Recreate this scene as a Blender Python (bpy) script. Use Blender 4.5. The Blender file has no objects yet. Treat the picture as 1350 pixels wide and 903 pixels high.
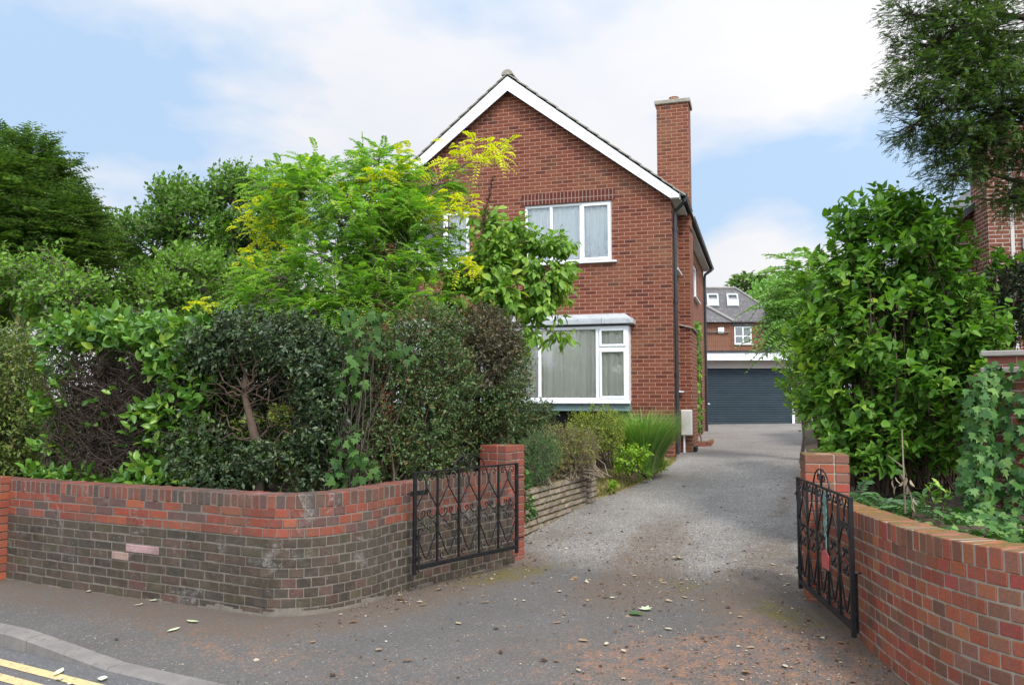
import bpy, math, random
import numpy as np
from mathutils import Vector, Matrix
from mathutils import geometry as mgeo

random.seed(7)
rng = np.random.default_rng(11)
scene = bpy.context.scene
COL = scene.collection
R = math.radians

# ------------------------------------------------------------------ camera
CAMH = 1.65; PITCH = R(3.9); FPX = 1080.0
cam_d = bpy.data.cameras.new('camera'); cam = bpy.data.objects.new('camera', cam_d)
COL.objects.link(cam); cam.location = (0, 0, CAMH); cam.rotation_euler = (R(90) + PITCH, 0, 0)
cam_d.sensor_width = 36; cam_d.lens = 36 * FPX / 1350; cam_d.clip_start = .05; cam_d.clip_end = 2000
scene.camera = cam

def at(x, y, Y):
    """photo position (1350 x 903) and distance -> world point"""
    u = (x - 675) / FPX; v = (451.5 - y) / FPX
    d = (u, math.cos(PITCH) - v * math.sin(PITCH), math.sin(PITCH) + v * math.cos(PITCH))
    t = Y / d[1]
    return Vector((d[0] * t, Y, CAMH + d[2] * t))

# ------------------------------------------------------------------ terrain height
def G(X, Y):
    a = .87 * X - .5 * Y; b = .5 * X + .87 * Y
    s = np.clip(.018 * (a + 4.85), -.35, .35)
    f = np.clip((11.5 - b) / 4.5, 0, 1)
    r = np.where(b < 15, .068 * np.clip(b - 7.2, 0, None), .53 + .02 * (np.clip(b, None, 60) - 15))
    return s * f + r
def g(X, Y): return float(G(np.array(float(X)), np.array(float(Y))))

# ------------------------------------------------------------------ scene bookkeeping
OFF = {}
def tag(o, label=None, cat=None, group=None, kind=None):
    if label: o['label'] = label
    if cat: o['category'] = cat
    if group: o['group'] = group
    if kind: o['kind'] = kind
    return o
def empty(name, loc, label=None, cat=None, group=None, rz=0, off=None):
    o = bpy.data.objects.new(name, None); COL.objects.link(o)
    o.location = loc; o.rotation_euler = (0, 0, rz); o.empty_display_size = .2
    OFF[o.name] = Vector(off) if off is not None else -Vector(loc)
    return tag(o, label, cat, group)
def link(name, me, mat, parent=None, smooth=False):
    if mat: me.materials.append(mat)
    o = bpy.data.objects.new(name, me); COL.objects.link(o)
    if smooth: me.polygons.foreach_set('use_smooth', [True] * len(me.polygons))
    if parent is not None:
        o.parent = parent
        if parent.name in OFF: o.location = OFF[parent.name]
    return o

class MB:
    def __init__(s): s.v = []; s.f = []; s.c = []; s.col = (1, 1, 1)
    def add(s, vs, fs, M=None):
        n = len(s.v)
        for p in vs:
            p = Vector(p)
            if M is not None: p = M @ p
            s.v.append(p[:]); s.c.append(s.col)
        s.f += [tuple(i + n for i in f) for f in fs]
        return s
    def box(s, x0, x1, y0, y1, z0, z1, M=None):
        return s.add([(x0,y0,z0),(x1,y0,z0),(x1,y1,z0),(x0,y1,z0),(x0,y0,z1),(x1,y0,z1),(x1,y1,z1),(x0,y1,z1)],
              [(0,3,2,1),(4,5,6,7),(0,1,5,4),(1,2,6,5),(2,3,7,6),(3,0,4,7)], M)
    def quad(s, a, b, c, d, M=None): return s.add([a,b,c,d], [(0,1,2,3)], M)
    def poly(s, pts, M=None): return s.add(pts, [tuple(range(len(pts)))], M)
    def prism(s, pts, vec, M=None):
        """pts: planar loop, counter-clockwise seen against vec; extruded by vec"""
        n = len(pts); vec = Vector(vec)
        q = [Vector(p) + vec for p in pts]
        fs = [tuple(reversed(range(n))), tuple(range(n, 2*n))] + [(i, (i+1) % n, n + (i+1) % n, n + i) for i in range(n)]
        return s.add([Vector(p) for p in pts] + q, fs, M)
    def tube(s, pts, r, n=6, M=None, cap=True):
        pts = [Vector(p) for p in pts]; m = len(pts)
        rr = r if isinstance(r, (list, tuple)) else [r] * m
        vs = []; up = None
        for i, p in enumerate(pts):
            t = (pts[min(i+1, m-1)] - pts[max(i-1, 0)]).normalized()
            if up is None:
                up = Vector((0,0,1)) if abs(t.z) < .9 else Vector((1,0,0))
            a = t.cross(up)
            if a.length < 1e-4: a = t.orthogonal()
            a.normalize(); b = a.cross(t).normalized(); up = b
            for k in range(n):
                w = 2 * math.pi * k / n
                vs.append(p + (a * math.cos(w) + b * math.sin(w)) * rr[i])
        fs = []
        for i in range(m - 1):
            for k in range(n):
                fs.append((i*n + k, (i+1)*n + k, (i+1)*n + (k+1) % n, i*n + (k+1) % n))
        if cap:
            fs.append(tuple(range(n))); fs.append(tuple(reversed(range((m-1)*n, m*n))))
        return s.add(vs, fs, M)
    def build(s, name, mat, parent=None, smooth=False, bevel=0, colour=False):
        me = bpy.data.meshes.new(name); me.from_pydata(s.v, [], s.f); me.update()
        uv = me.uv_layers.new(name='UVMap')
        V = s.v; data = np.zeros(len(me.loops) * 2)
        for p in me.polygons:
            nx, ny, nz = p.normal
            for li in p.loop_indices:
                x, y, z = V[me.loops[li].vertex_index]
                if abs(nz) > .85: q = (x, y)
                elif abs(nz) > .3:
                    k = math.hypot(nx, ny)
                    q = (y, z / k) if abs(nx) > abs(ny) else (x, z / k)
                else: q = (y, z) if abs(nx) > abs(ny) else (x, z)
                data[2*li] = q[0]; data[2*li+1] = q[1]
        uv.data.foreach_set('uv', data)
        if colour:
            at_ = me.attributes.new('col', 'FLOAT_COLOR', 'POINT')
            at_.data.foreach_set('color', np.array([(*c, 1) for c in s.c]).ravel())
        o = link(name, me, mat, parent, smooth)
        if bevel:
            b = o.modifiers.new('bevel', 'BEVEL'); b.width = bevel; b.segments = 1; b.limit_method = 'ANGLE'
        return o

# ------------------------------------------------------------------ materials
def newmat(name):
    m = bpy.data.materials.new(name); m.use_nodes = True
    nt = m.node_tree; nt.nodes.clear()
    out = nt.nodes.new('ShaderNodeOutputMaterial')
    return m, nt, out
def N(nt, t, **kw):
    n = nt.nodes.new(t)
    for k, v in kw.items():
        if k.startswith('i_'):
            key = k[2:]; n.inputs[int(key) if key.isdigit() else key.replace('_', ' ')].default_value = v
        else: setattr(n, k, v)
    return n
def math_(nt, op, a, b=None, clamp=False):
    n = N(nt, 'ShaderNodeMath', operation=op, use_clamp=clamp)
    for i, x in enumerate((a, b)):
        if x is None: continue
        if isinstance(x, (int, float)): n.inputs[i].default_value = x
        else: nt.links.new(x, n.inputs[i])
    return n.outputs[0]
def mix_(nt, fac, a, b, blend='MIX'):
    n = N(nt, 'ShaderNodeMix', data_type='RGBA', blend_type=blend)
    for idx, x in ((0, fac), (6, a), (7, b)):
        if isinstance(x, (int, float)): n.inputs[idx].default_value = x
        elif isinstance(x, tuple): n.inputs[idx].default_value = (*x[:3], 1)
        else: nt.links.new(x, n.inputs[idx])
    return n.outputs[2]
def noise_(nt, vec, scale, detail=4, rough=.55, dist=0):
    n = N(nt, 'ShaderNodeTexNoise'); n.inputs['Scale'].default_value = scale
    n.inputs['Detail'].default_value = detail; n.inputs['Roughness'].default_value = rough; n.inputs['Distortion'].default_value = dist
    if vec is not None: nt.links.new(vec, n.inputs['Vector'])
    return n.outputs['Fac']
def ramp_(nt, fac, stops, interp='LINEAR'):
    n = N(nt, 'ShaderNodeValToRGB'); cr = n.color_ramp; cr.interpolation = interp
    while len(cr.elements) < len(stops): cr.elements.new(.5)
    for e, (p, c) in zip(cr.elements, stops):
        e.position = p; e.color = (*c, 1) if isinstance(c, tuple) else (c, c, c, 1)
    nt.links.new(fac, n.inputs[0]); return n.outputs[0]
def bump_(nt, h, strength=.3, dist=.01):
    n = N(nt, 'ShaderNodeBump'); n.inputs['Strength'].default_value = strength; n.inputs['Distance'].default_value = dist
    nt.links.new(h, n.inputs['Height']); return n.outputs[0]
def princ(nt, out, col, rough=.8, spec=.3, normal=None, metallic=0, coat=0):
    b = N(nt, 'ShaderNodeBsdfPrincipled')
    if isinstance(col, tuple): b.inputs['Base Color'].default_value = (*col, 1)
    else: nt.links.new(col, b.inputs['Base Color'])
    if isinstance(rough, (int, float)): b.inputs['Roughness'].default_value = rough
    else: nt.links.new(rough, b.inputs['Roughness'])
    b.inputs['Specular IOR Level'].default_value = spec; b.inputs['Metallic'].default_value = metallic
    b.inputs['Coat Weight'].default_value = coat
    if normal is not None: nt.links.new(normal, b.inputs['Normal'])
    nt.links.new(b.outputs[0], out.inputs[0]); return b
def objco(nt): return N(nt, 'ShaderNodeTexCoord').outputs['Object']

def pm(name, c1, c2, scale=6, rough=.75, bump=.2, spec=.3, metallic=0, fine=60, c3=None):
    m, nt, out = newmat(name); co = objco(nt)
    n1 = noise_(nt, co, scale, 6, .6); n2 = noise_(nt, co, fine, 3, .6)
    c = mix_(nt, ramp_(nt, n1, [(.35, 0.), (.65, 1.)]), c1, c2)
    c = mix_(nt, .35, c, mix_(nt, n2, c1, c2))
    if c3: c = mix_(nt, ramp_(nt, noise_(nt, co, scale * 2.3, 8, .7), [(.56, 0.), (.66, 1.)]), c, c3)
    rg = ramp_(nt, n1, [(.3, rough * .88), (.7, min(1, rough * 1.12))])
    princ(nt, out, c, rg, spec, bump_(nt, n2, bump, .004), metallic)
    return m

def brickmat(name, stops, mortar, bw=.225, bh=.075, joint=.010, stain=(.12,.10,.07), stain_amt=.35, bump=.6, rot=False):
    m, nt, out = newmat(name)
    uv = N(nt, 'ShaderNodeUVMap', uv_map='UVMap'); sep = N(nt, 'ShaderNodeSeparateXYZ'); nt.links.new(uv.outputs[0], sep.inputs[0])
    u, v = sep.outputs[0], sep.outputs[1]
    if rot: u, v = v, u
    co = objco(nt)
    vs = math_(nt, 'DIVIDE', v, bh); row = math_(nt, 'FLOOR', vs)
    half = math_(nt, 'MULTIPLY', math_(nt, 'MODULO', math_(nt, 'ABSOLUTE', row), 2), .5)
    if rot: half = math_(nt, 'MULTIPLY', half, 0)
    us = math_(nt, 'ADD', math_(nt, 'DIVIDE', u, bw), half); colm = math_(nt, 'FLOOR', us)
    fu = math_(nt, 'SUBTRACT', us, colm); fv = math_(nt, 'SUBTRACT', vs, row)
    # distance to brick edge in metres
    du = math_(nt, 'MULTIPLY', math_(nt, 'SUBTRACT', .5, math_(nt, 'ABSOLUTE', math_(nt, 'SUBTRACT', fu, .5))), bw)
    dv = math_(nt, 'MULTIPLY', math_(nt, 'SUBTRACT', .5, math_(nt, 'ABSOLUTE', math_(nt, 'SUBTRACT', fv, .5))), bh)
    dm = math_(nt, 'MINIMUM', du, dv)
    dm = math_(nt, 'ADD', dm, math_(nt, 'MULTIPLY', math_(nt, 'SUBTRACT', noise_(nt, co, 45, 2), .5), .006))
    mask = N(nt, 'ShaderNodeMapRange'); nt.links.new(dm, mask.inputs[0])
    mask.inputs[1].default_value = joint * .5; mask.inputs[2].default_value = joint * .5 + .004
    cmb = N(nt, 'ShaderNodeCombineXYZ'); nt.links.new(colm, cmb.inputs[0]); nt.links.new(row, cmb.inputs[1])
    wn = N(nt, 'ShaderNodeTexWhiteNoise', noise_dimensions='2D'); nt.links.new(cmb.outputs[0], wn.inputs[0])
    c = ramp_(nt, wn.outputs[0], stops)
    fine = noise_(nt, co, 70, 4, .7)
    c = mix_(nt, .55, c, mix_(nt, ramp_(nt, fine, [(.3, .55), (.7, 1.3)]), (0,0,0), c, 'MULTIPLY'), 'MIX')
    c = mix_(nt, ramp_(nt, fine, [(.3, .25), (.75, 0.)]), c, (.05,.035,.03))
    c = mix_(nt, mask.outputs[0], mix_(nt, noise_(nt, co, 9, 4), mortar, tuple(x * .72 for x in mortar)), c)
    st = ramp_(nt, noise_(nt, co, .8, 7, .65), [(.48, 0.), (.72, stain_amt)])
    c = mix_(nt, st, c, stain)
    h = math_(nt, 'ADD', mask.outputs[0], math_(nt, 'MULTIPLY', fine, .25))
    princ(nt, out, c, .88, .15, bump_(nt, h, bump, .006))
    return m

def colmat(name, rough=.85, bump=.35, speck=None, moss=None, damp=None):
    """per-brick colour from the mesh attribute, with stains, lime specks and moss"""
    m, nt, out = newmat(name); co = objco(nt)
    a = N(nt, 'ShaderNodeAttribute', attribute_name='col').outputs['Color']
    f = noise_(nt, co, 80, 5, .7); f2 = noise_(nt, co, 14, 5, .65)
    c = mix_(nt, ramp_(nt, f, [(.3, .5), (.7, 0.)]), a, (.035, .028, .022))
    c = mix_(nt, ramp_(nt, f2, [(.45, 0.), (.75, .45)]), c, (.16, .11, .085))
    if damp: c = mix_(nt, ramp_(nt, noise_(nt, co, 2.2, 7, .65), [(.42, 0.), (.68, .75)]), c, damp)
    if speck:
        c = mix_(nt, ramp_(nt, noise_(nt, co, 38, 3, .9), [(.66, 0.), (.72, speck)]), c, (.42, .40, .36))
        c = mix_(nt, math_(nt, 'MULTIPLY', ramp_(nt, noise_(nt, co, 2.6, 8, .75, .6), [(.58, 0.), (.68, .8)]), ramp_(nt, f, [(.4, 0.), (.6, 1.)])), c, (.30, .29, .27))
    if moss:
        geo = N(nt, 'ShaderNodeNewGeometry'); sp = N(nt, 'ShaderNodeSeparateXYZ'); nt.links.new(geo.outputs['Normal'], sp.inputs[0])
        up = ramp_(nt, sp.outputs[2], [(.5, 0.), (.9, 1.)])
        mk = math_(nt, 'MULTIPLY', up, ramp_(nt, noise_(nt, co, 12, 6, .7), [(.38, 0.), (.55, 1.)]))
        mc = mix_(nt, noise_(nt, co, 60, 3), (.065, .052, .015), (.16, .115, .03))
        c = mix_(nt, mk, c, mc)
    princ(nt, out, c, rough, .2, bump_(nt, f, bump, .006))
    return m

def leafmat(name, stops, rough=.45, spec=.35, trans=.3, tint=1.5):
    m, nt, out = newmat(name)
    a = N(nt, 'ShaderNodeAttribute', attribute_name='rnd').outputs['Fac']
    c = ramp_(nt, a, stops)
    b = princ(nt, out, c, rough, spec)
    geo = N(nt, 'ShaderNodeNewGeometry')
    tr = N(nt, 'ShaderNodeBsdfTranslucent')
    tc = mix_(nt, 1., c, (tint, tint * 1.15, tint * .35), 'MULTIPLY'); nt.links.new(tc, tr.inputs[0])
    mx = N(nt, 'ShaderNodeMixShader'); mx.inputs[0].default_value = trans
    nt.links.new(b.outputs[0], mx.inputs[1]); nt.links.new(tr.outputs[0], mx.inputs[2]); nt.links.new(mx.outputs[0], out.inputs[0])
    return m

def glassmat(name, tint=(.75,.82,.8), refl=.12):
    m, nt, out = newmat(name)
    t = N(nt, 'ShaderNodeBsdfTransparent'); t.inputs[0].default_value = (*tint, 1)
    gl = N(nt, 'ShaderNodeBsdfGlossy'); gl.inputs['Roughness'].default_value = .02
    nn = bump_(nt, noise_(nt, objco(nt), 1.5, 2), .05, .02); nt.links.new(nn, gl.inputs['Normal'])
    fr = N(nt, 'ShaderNodeFresnel'); fr.inputs[0].default_value = 1.5
    fac = math_(nt, 'ADD', fr.outputs[0], refl, True)
    mx = N(nt, 'ShaderNodeMixShader'); nt.links.new(fac, mx.inputs[0]); nt.links.new(t.outputs[0], mx.inputs[1]); nt.links.new(gl.outputs[0], mx.inputs[2])
    nt.links.new(mx.outputs[0], out.inputs[0]); return m

M = {}
HB = [(0, (.23,.062,.038)), (.15, (.35,.095,.052)), (.4, (.44,.135,.070)), (.6, (.39,.112,.060)), (.78, (.48,.165,.090)), (.92, (.31,.086,.052)), (1, (.20,.064,.046))]
M['house_brick'] = brickmat('house_brick', HB, (.42,.25,.19), joint=.007, stain=(.20,.13,.07), stain_amt=.5)
M['lintel_brick'] = brickmat('lintel_brick', [(0,(.22,.05,.035)),(.5,(.29,.07,.048)),(1,(.19,.045,.035))], (.34,.24,.19), bw=.225, bh=.075, rot=True, stain_amt=.1)
M['orange_brick'] = brickmat('orange_brick', [(0,(.33,.09,.045)),(.5,(.42,.125,.06)),(1,(.30,.08,.045))], (.36,.26,.19), stain_amt=.25)
M['pink_brick'] = brickmat('pink_brick', [(0,(.40,.13,.08)),(.5,(.46,.17,.10)),(1,(.34,.11,.075))], (.45,.38,.32), stain_amt=.2)
M['garage_brick'] = brickmat('garage_brick', [(0,(.20,.12,.10)),(1,(.28,.17,.14))], (.35,.32,.30), stain_amt=.2)
M['left_brick'] = colmat('left_brick', speck=.8, damp=(.075,.066,.048))
M['right_brick'] = colmat('right_brick', moss=True)
M['pier_brick'] = colmat('pier_brick', moss=True)
M['mortar_dark'] = pm('mortar_dark', (.10,.085,.068), (.19,.165,.135), 9, .95, .5)
M['mortar_light'] = pm('mortar_light', (.34,.28,.225), (.25,.20,.16), 9, .95, .5)
M['block'] = colmat('block', bump=.6, moss=True)
M['upvc'] = pm('upvc', (.80,.81,.82), (.76,.77,.78), 2, .35, .02, .5)
M['bargeboard'] = pm('bargeboard', (.82,.84,.87), (.76,.79,.82), 1.5, .45, .04, .4)
M['soffit'] = pm('soffit', (.62,.61,.58), (.55,.54,.50), 3, .7, .05)
M['lead'] = pm('lead', (.34,.36,.37), (.46,.48,.48), 5, .6, .15, .4, c3=(.25,.26,.26))
M['tealpanel'] = pm('tealpanel', (.16,.24,.25), (.20,.28,.29), 4, .5, .05)
M['dark'] = pm('dark_void', (.012,.012,.012), (.02,.018,.016), 4, .9, .1)
M['gutter'] = pm('gutter_plastic', (.020,.022,.025), (.032,.034,.037), 4, .4, .05, .5)
M['tile'] = pm('roof_tile', (.22,.195,.16), (.33,.30,.25), 7, .9, .5, c3=(.42,.40,.32))
M['slate'] = pm('rear_roof_tile', (.07,.066,.07), (.12,.11,.11), 3, .85, .4, c3=(.25,.24,.20))
M['iron'] = pm('wrought_iron', (.006,.006,.007), (.014,.013,.013), 20, .5, .25, .3, fine=150)
M['green_paint'] = pm('green_paint', (.17,.27,.24), (.11,.20,.17), 20, .5, .1)
M['red_paint'] = pm('red_paint', (.45,.09,.08), (.36,.07,.06), 14, .5, .1)
M['white_box'] = pm('meter_box', (.62,.61,.57), (.55,.53,.49), 4, .5, .05)
M['shutter'] = pm('shutter', (.028,.045,.058), (.036,.056,.07), 3, .4, .05, .5)
M['render'] = pm('render', (.52,.47,.43), (.47,.43,.39), 2, .8, .1)
M['concrete'] = pm('concrete', (.30,.28,.25), (.22,.20,.18), 6, .9, .4)
M['kerb'] = pm('kerb_stone', (.14,.125,.115), (.21,.19,.172), 7, .9, .5, c3=(.13,.11,.095), fine=160)
M['curtain'] = pm('curtain', (.90,.89,.80), (.84,.83,.74), 2, .9, .1)
M['net'] = pm('net_curtain', (.92,.93,.91), (.80,.83,.81), 30, .9, .3)
M['glass'] = glassmat('glass', (.97,.985,.97), .09)
M['glass_dark'] = glassmat('glass_side', (.5,.55,.55), .15)
M['dark_twig'] = pm('dark_twig', (.028,.020,.015), (.070,.048,.033), 9, .95, .4)
M['bark'] = pm('bark', (.10,.08,.06), (.17,.14,.11), 12, .9, .8)
M['bark_dark'] = pm('bark_dark', (.045,.036,.028), (.09,.07,.055), 14, .9, .7)
M['twig'] = pm('bare_twig', (.045,.030,.021), (.10,.068,.046), 9, .9, .4)
M['twig_pale'] = pm('pale_twig', (.26,.21,.15), (.17,.13,.09), 9, .9, .3)
M['soil'] = pm('soil', (.035,.024,.016), (.07,.048,.03), 5, .95, .9, c3=(.10,.065,.03))
M['drygrass'] = pm('dry_verge', (.20,.15,.07), (.28,.20,.09), 8, .95, .9, c3=(.10,.12,.03))

def leafm(key, dark, mid, light, tip=None, **kw):
    st = [(0, dark), (.45, mid), (.85, light)]
    if tip: st = [(0, dark), (.4, mid), (.7, light), (.9, tip)]
    M[key] = leafmat(key + '_leaves', st, **kw)
leafm('yew', (.030,.068,.022), (.060,.12,.034), (.105,.17,.042), (.17,.19,.05), trans=.25, rough=.6, spec=.2)
leafm('cypress', (.045,.09,.020), (.08,.15,.028), (.13,.21,.04), trans=.22, rough=.6, spec=.2)
leafm('ash', (.045,.11,.016), (.085,.18,.024), (.14,.25,.036), trans=.3, rough=.5, spec=.25)
leafm('lime', (.07,.16,.018), (.12,.24,.026), (.18,.31,.04), trans=.32, rough=.5, spec=.25)
leafm('laurel', (.04,.11,.016), (.08,.18,.026), (.14,.27,.036), (.25,.35,.05), trans=.22, rough=.34, spec=.35)
leafm('hedge', (.06,.10,.022), (.11,.165,.03), (.18,.23,.045), (.22,.16,.08), trans=.25)
leafm('holly', (.012,.028,.010), (.027,.055,.018), (.055,.090,.030), (.12,.16,.05), trans=.1, rough=.36, spec=.35)
leafm('robinia', (.075,.19,.022), (.14,.30,.034), (.23,.40,.05), (.38,.48,.05), trans=.42)
leafm('robinia_gold', (.42,.46,.02), (.60,.58,.025), (.72,.64,.03), trans=.4)
leafm('vine', (.022,.06,.014), (.04,.09,.02), (.065,.13,.028), trans=.2, rough=.6, spec=.15)
leafm('cotoneaster', (.026,.062,.018), (.052,.10,.026), (.09,.15,.04), (.20,.10,.045), trans=.22)
leafm('berberis', (.05,.045,.030), (.08,.065,.040), (.085,.105,.038), (.16,.08,.045), trans=.2)
leafm('cherry', (.075,.16,.02), (.13,.25,.03), (.20,.33,.045), (.33,.42,.06), trans=.35)
leafm('dogwood', (.040,.11,.014), (.09,.20,.024), (.16,.30,.036), (.32,.43,.05), trans=.32, rough=.5, spec=.25)
leafm('sumac', (.11,.23,.06), (.18,.33,.09), (.25,.40,.11), trans=.35)
leafm('ivy', (.022,.07,.014), (.042,.115,.022), (.075,.165,.032), (.12,.21,.045), trans=.12, rough=.5, spec=.25)
leafm('fern', (.04,.11,.04), (.07,.16,.055), (.11,.21,.07), trans=.3)
leafm('hebe', (.04,.075,.022), (.075,.12,.03), (.12,.16,.045), trans=.2)
leafm('heather', (.09,.13,.03), (.16,.19,.04), (.27,.25,.06), (.30,.15,.07), trans=.25)
leafm('goldshrub', (.13,.18,.02), (.22,.28,.035), (.31,.35,.05), trans=.28)
leafm('limeshrub', (.13,.25,.02), (.22,.36,.03), (.32,.44,.05), trans=.35)
leafm('grass', (.06,.17,.035), (.10,.25,.045), (.19,.33,.08), (.36,.36,.16), trans=.35)
leafm('verge_grass', (.10,.13,.03), (.24,.21,.07), (.36,.29,.12), (.14,.22,.04), trans=.2, rough=.8)
leafm('dead', (.10,.075,.05), (.19,.15,.10), (.30,.25,.17), trans=.1, rough=.8)
leafm('litter', (.06,.032,.018), (.16,.09,.048), (.30,.22,.13), (.42,.37,.28), trans=.05, rough=.85, spec=.1)
leafm('paleleaf', (.42,.46,.26), (.50,.54,.36), (.60,.62,.46), trans=.1, rough=.6)
leafm('flower', (.09,.035,.04), (.13,.05,.05), (.18,.07,.06), trans=.1)
# ------------------------------------------------------------------ world and sun
world = bpy.data.worlds.new('World'); scene.world = world; world.use_nodes = True
wn = world.node_tree; wn.nodes.clear()
SUN_EL, SUN_AZ = R(50), R(158)          # azimuth from +Y clockwise: hazy sun behind the camera, to the right
sky = N(wn, 'ShaderNodeTexSky', sky_type='NISHITA'); sky.sun_disc = False
sky.sun_elevation = SUN_EL; sky.sun_rotation = SUN_AZ; sky.air_density = 1.0; sky.dust_density = 1.2; sky.ozone_density = 1.5
tc = N(wn, 'ShaderNodeTexCoord'); sp = N(wn, 'ShaderNodeSeparateXYZ'); wn.links.new(tc.outputs['Generated'], sp.inputs[0])
den = math_(wn, 'ADD', math_(wn, 'MAXIMUM', sp.outputs[2], 0), .22)
cb = N(wn, 'ShaderNodeCombineXYZ')
wn.links.new(math_(wn, 'DIVIDE', sp.outputs[0], den), cb.inputs[0])
wn.links.new(math_(wn, 'DIVIDE', sp.outputs[1], den), cb.inputs[1]); cb.inputs[2].default_value = 23.6
cl = noise_(wn, cb.outputs[0], .85, 7, .5, .35)
cl2 = noise_(wn, cb.outputs[0], 2.6, 6, .55)
cm = math_(wn, 'ADD', math_(wn, 'MULTIPLY', cl, .8), math_(wn, 'MULTIPLY', cl2, .2))
low = ramp_(wn, sp.outputs[2], [(0, .06), (.25, .0)])
cmask = ramp_(wn, math_(wn, 'ADD', cm, low), [(.445, 0.), (.535, 1.)])
skyb = mix_(wn, .85, sky.outputs[0], (3.3, 4.45, 5.95))
cc = mix_(wn, ramp_(wn, noise_(wn, cb.outputs[0], 1.7, 4), [(.35, 0.), (.65, 1.)]), (5.05, 5.2, 5.6), (5.65, 5.65, 5.8))
fin = mix_(wn, cmask, skyb, cc)
# added glow: out-of-view cloud brightened around the hidden sun to lift the light
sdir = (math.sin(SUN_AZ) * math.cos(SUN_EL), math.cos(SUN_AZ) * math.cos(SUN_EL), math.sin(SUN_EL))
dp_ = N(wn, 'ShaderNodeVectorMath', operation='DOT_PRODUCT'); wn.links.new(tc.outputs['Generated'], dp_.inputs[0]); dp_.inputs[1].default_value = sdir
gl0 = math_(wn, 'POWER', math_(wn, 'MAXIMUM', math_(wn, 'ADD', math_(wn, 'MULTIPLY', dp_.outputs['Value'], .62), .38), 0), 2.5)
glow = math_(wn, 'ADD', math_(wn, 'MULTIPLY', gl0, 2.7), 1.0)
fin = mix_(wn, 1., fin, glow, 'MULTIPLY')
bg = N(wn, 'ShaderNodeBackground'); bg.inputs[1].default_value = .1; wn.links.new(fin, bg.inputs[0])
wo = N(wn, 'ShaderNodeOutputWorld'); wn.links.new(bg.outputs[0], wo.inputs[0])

sd = bpy.data.lights.new('sun', 'SUN'); sd.energy = 2.0; sd.angle = R(10); sd.color = (1, .95, .88)
so = bpy.data.objects.new('sun', sd); COL.objects.link(so)
dv = Vector((math.sin(SUN_AZ) * math.cos(SUN_EL), math.cos(SUN_AZ) * math.cos(SUN_EL), math.sin(SUN_EL)))
so.rotation_euler = dv.to_track_quat('Z', 'Y').to_euler(); so.location = dv * 60
vs = scene.view_settings; vs.view_transform = 'Standard'; vs.look = 'None'; vs.gamma = 1; vs.exposure = 0.70; vs.use_curve_mapping = False

# ------------------------------------------------------------------ curves for the garden walls
class Path:
    def __init__(s, pts, step=.02):
        P = [Vector((*p, 0)) for p in pts]
        P = [P[0] * 2 - P[1]] + P + [P[-1] * 2 - P[-2]]
        q = []
        for i in range(1, len(P) - 2):
            n = 24
            for k in range(n):
                t = k / n; a, b, c, d = P[i-1], P[i], P[i+1], P[i+2]
                q.append(.5 * ((2*b) + (c - a)*t + (2*a - 5*b + 4*c - d)*t*t + (3*b - a - 3*c + d)*t**3))
        q.append(P[-2])
        s.q = q; s.L = [0]
        for a, b in zip(q, q[1:]): s.L.append(s.L[-1] + (b - a).length)
        s.len = s.L[-1]
    def at(s, d):
        d = min(max(d, 0), s.len - 1e-4)
        lo, hi = 0, len(s.L) - 1
        while hi - lo > 1:
            m = (lo + hi) // 2
            if s.L[m] <= d: lo = m
            else: hi = m
        t = (d - s.L[lo]) / max(1e-6, s.L[hi] - s.L[lo])
        return s.q[lo].lerp(s.q[hi], t)
    def tan(s, d): return (s.at(d + .03) - s.at(d - .03)).normalized()
    def frame(s, d, z):
        t = s.tan(d); n = Vector((-t.y, t.x, 0))     # n points to the left of travel: the back of the wall
        p = s.at(d)
        m = Matrix(((t.x, n.x, 0, p.x), (t.y, n.y, 0, p.y), (0, 0, 1, z), (0, 0, 0, 1)))
        return m

LEFT = Path([(-5.6,8.42),(-4.72,7.86),(-3.53,7.22),(-2.65,6.77),(-2.1,6.47),(-1.78,6.34),(-1.45,6.42),(-1.15,6.74),(-.95,7.09),(-.6,7.55),(-.2,8.03),(.0,8.27)])
RIGHT = Path([(2.44,6.52),(2.34,5.9),(2.25,5.28),(2.20,4.90),(2.165,4.5),(2.17,4.14),(2.24,3.86),(2.42,3.6),(2.8,3.32),(3.6,2.975),(4.8,2.17)])
def pick(ch): return random.choices([c for c, w in ch], [w for c, w in ch])[0]
def vary(c, a=.16):
    k = 1 + random.uniform(-a, a); return tuple(max(0, x * k * (1 + random.uniform(-.05, .05))) for x in c)

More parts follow.
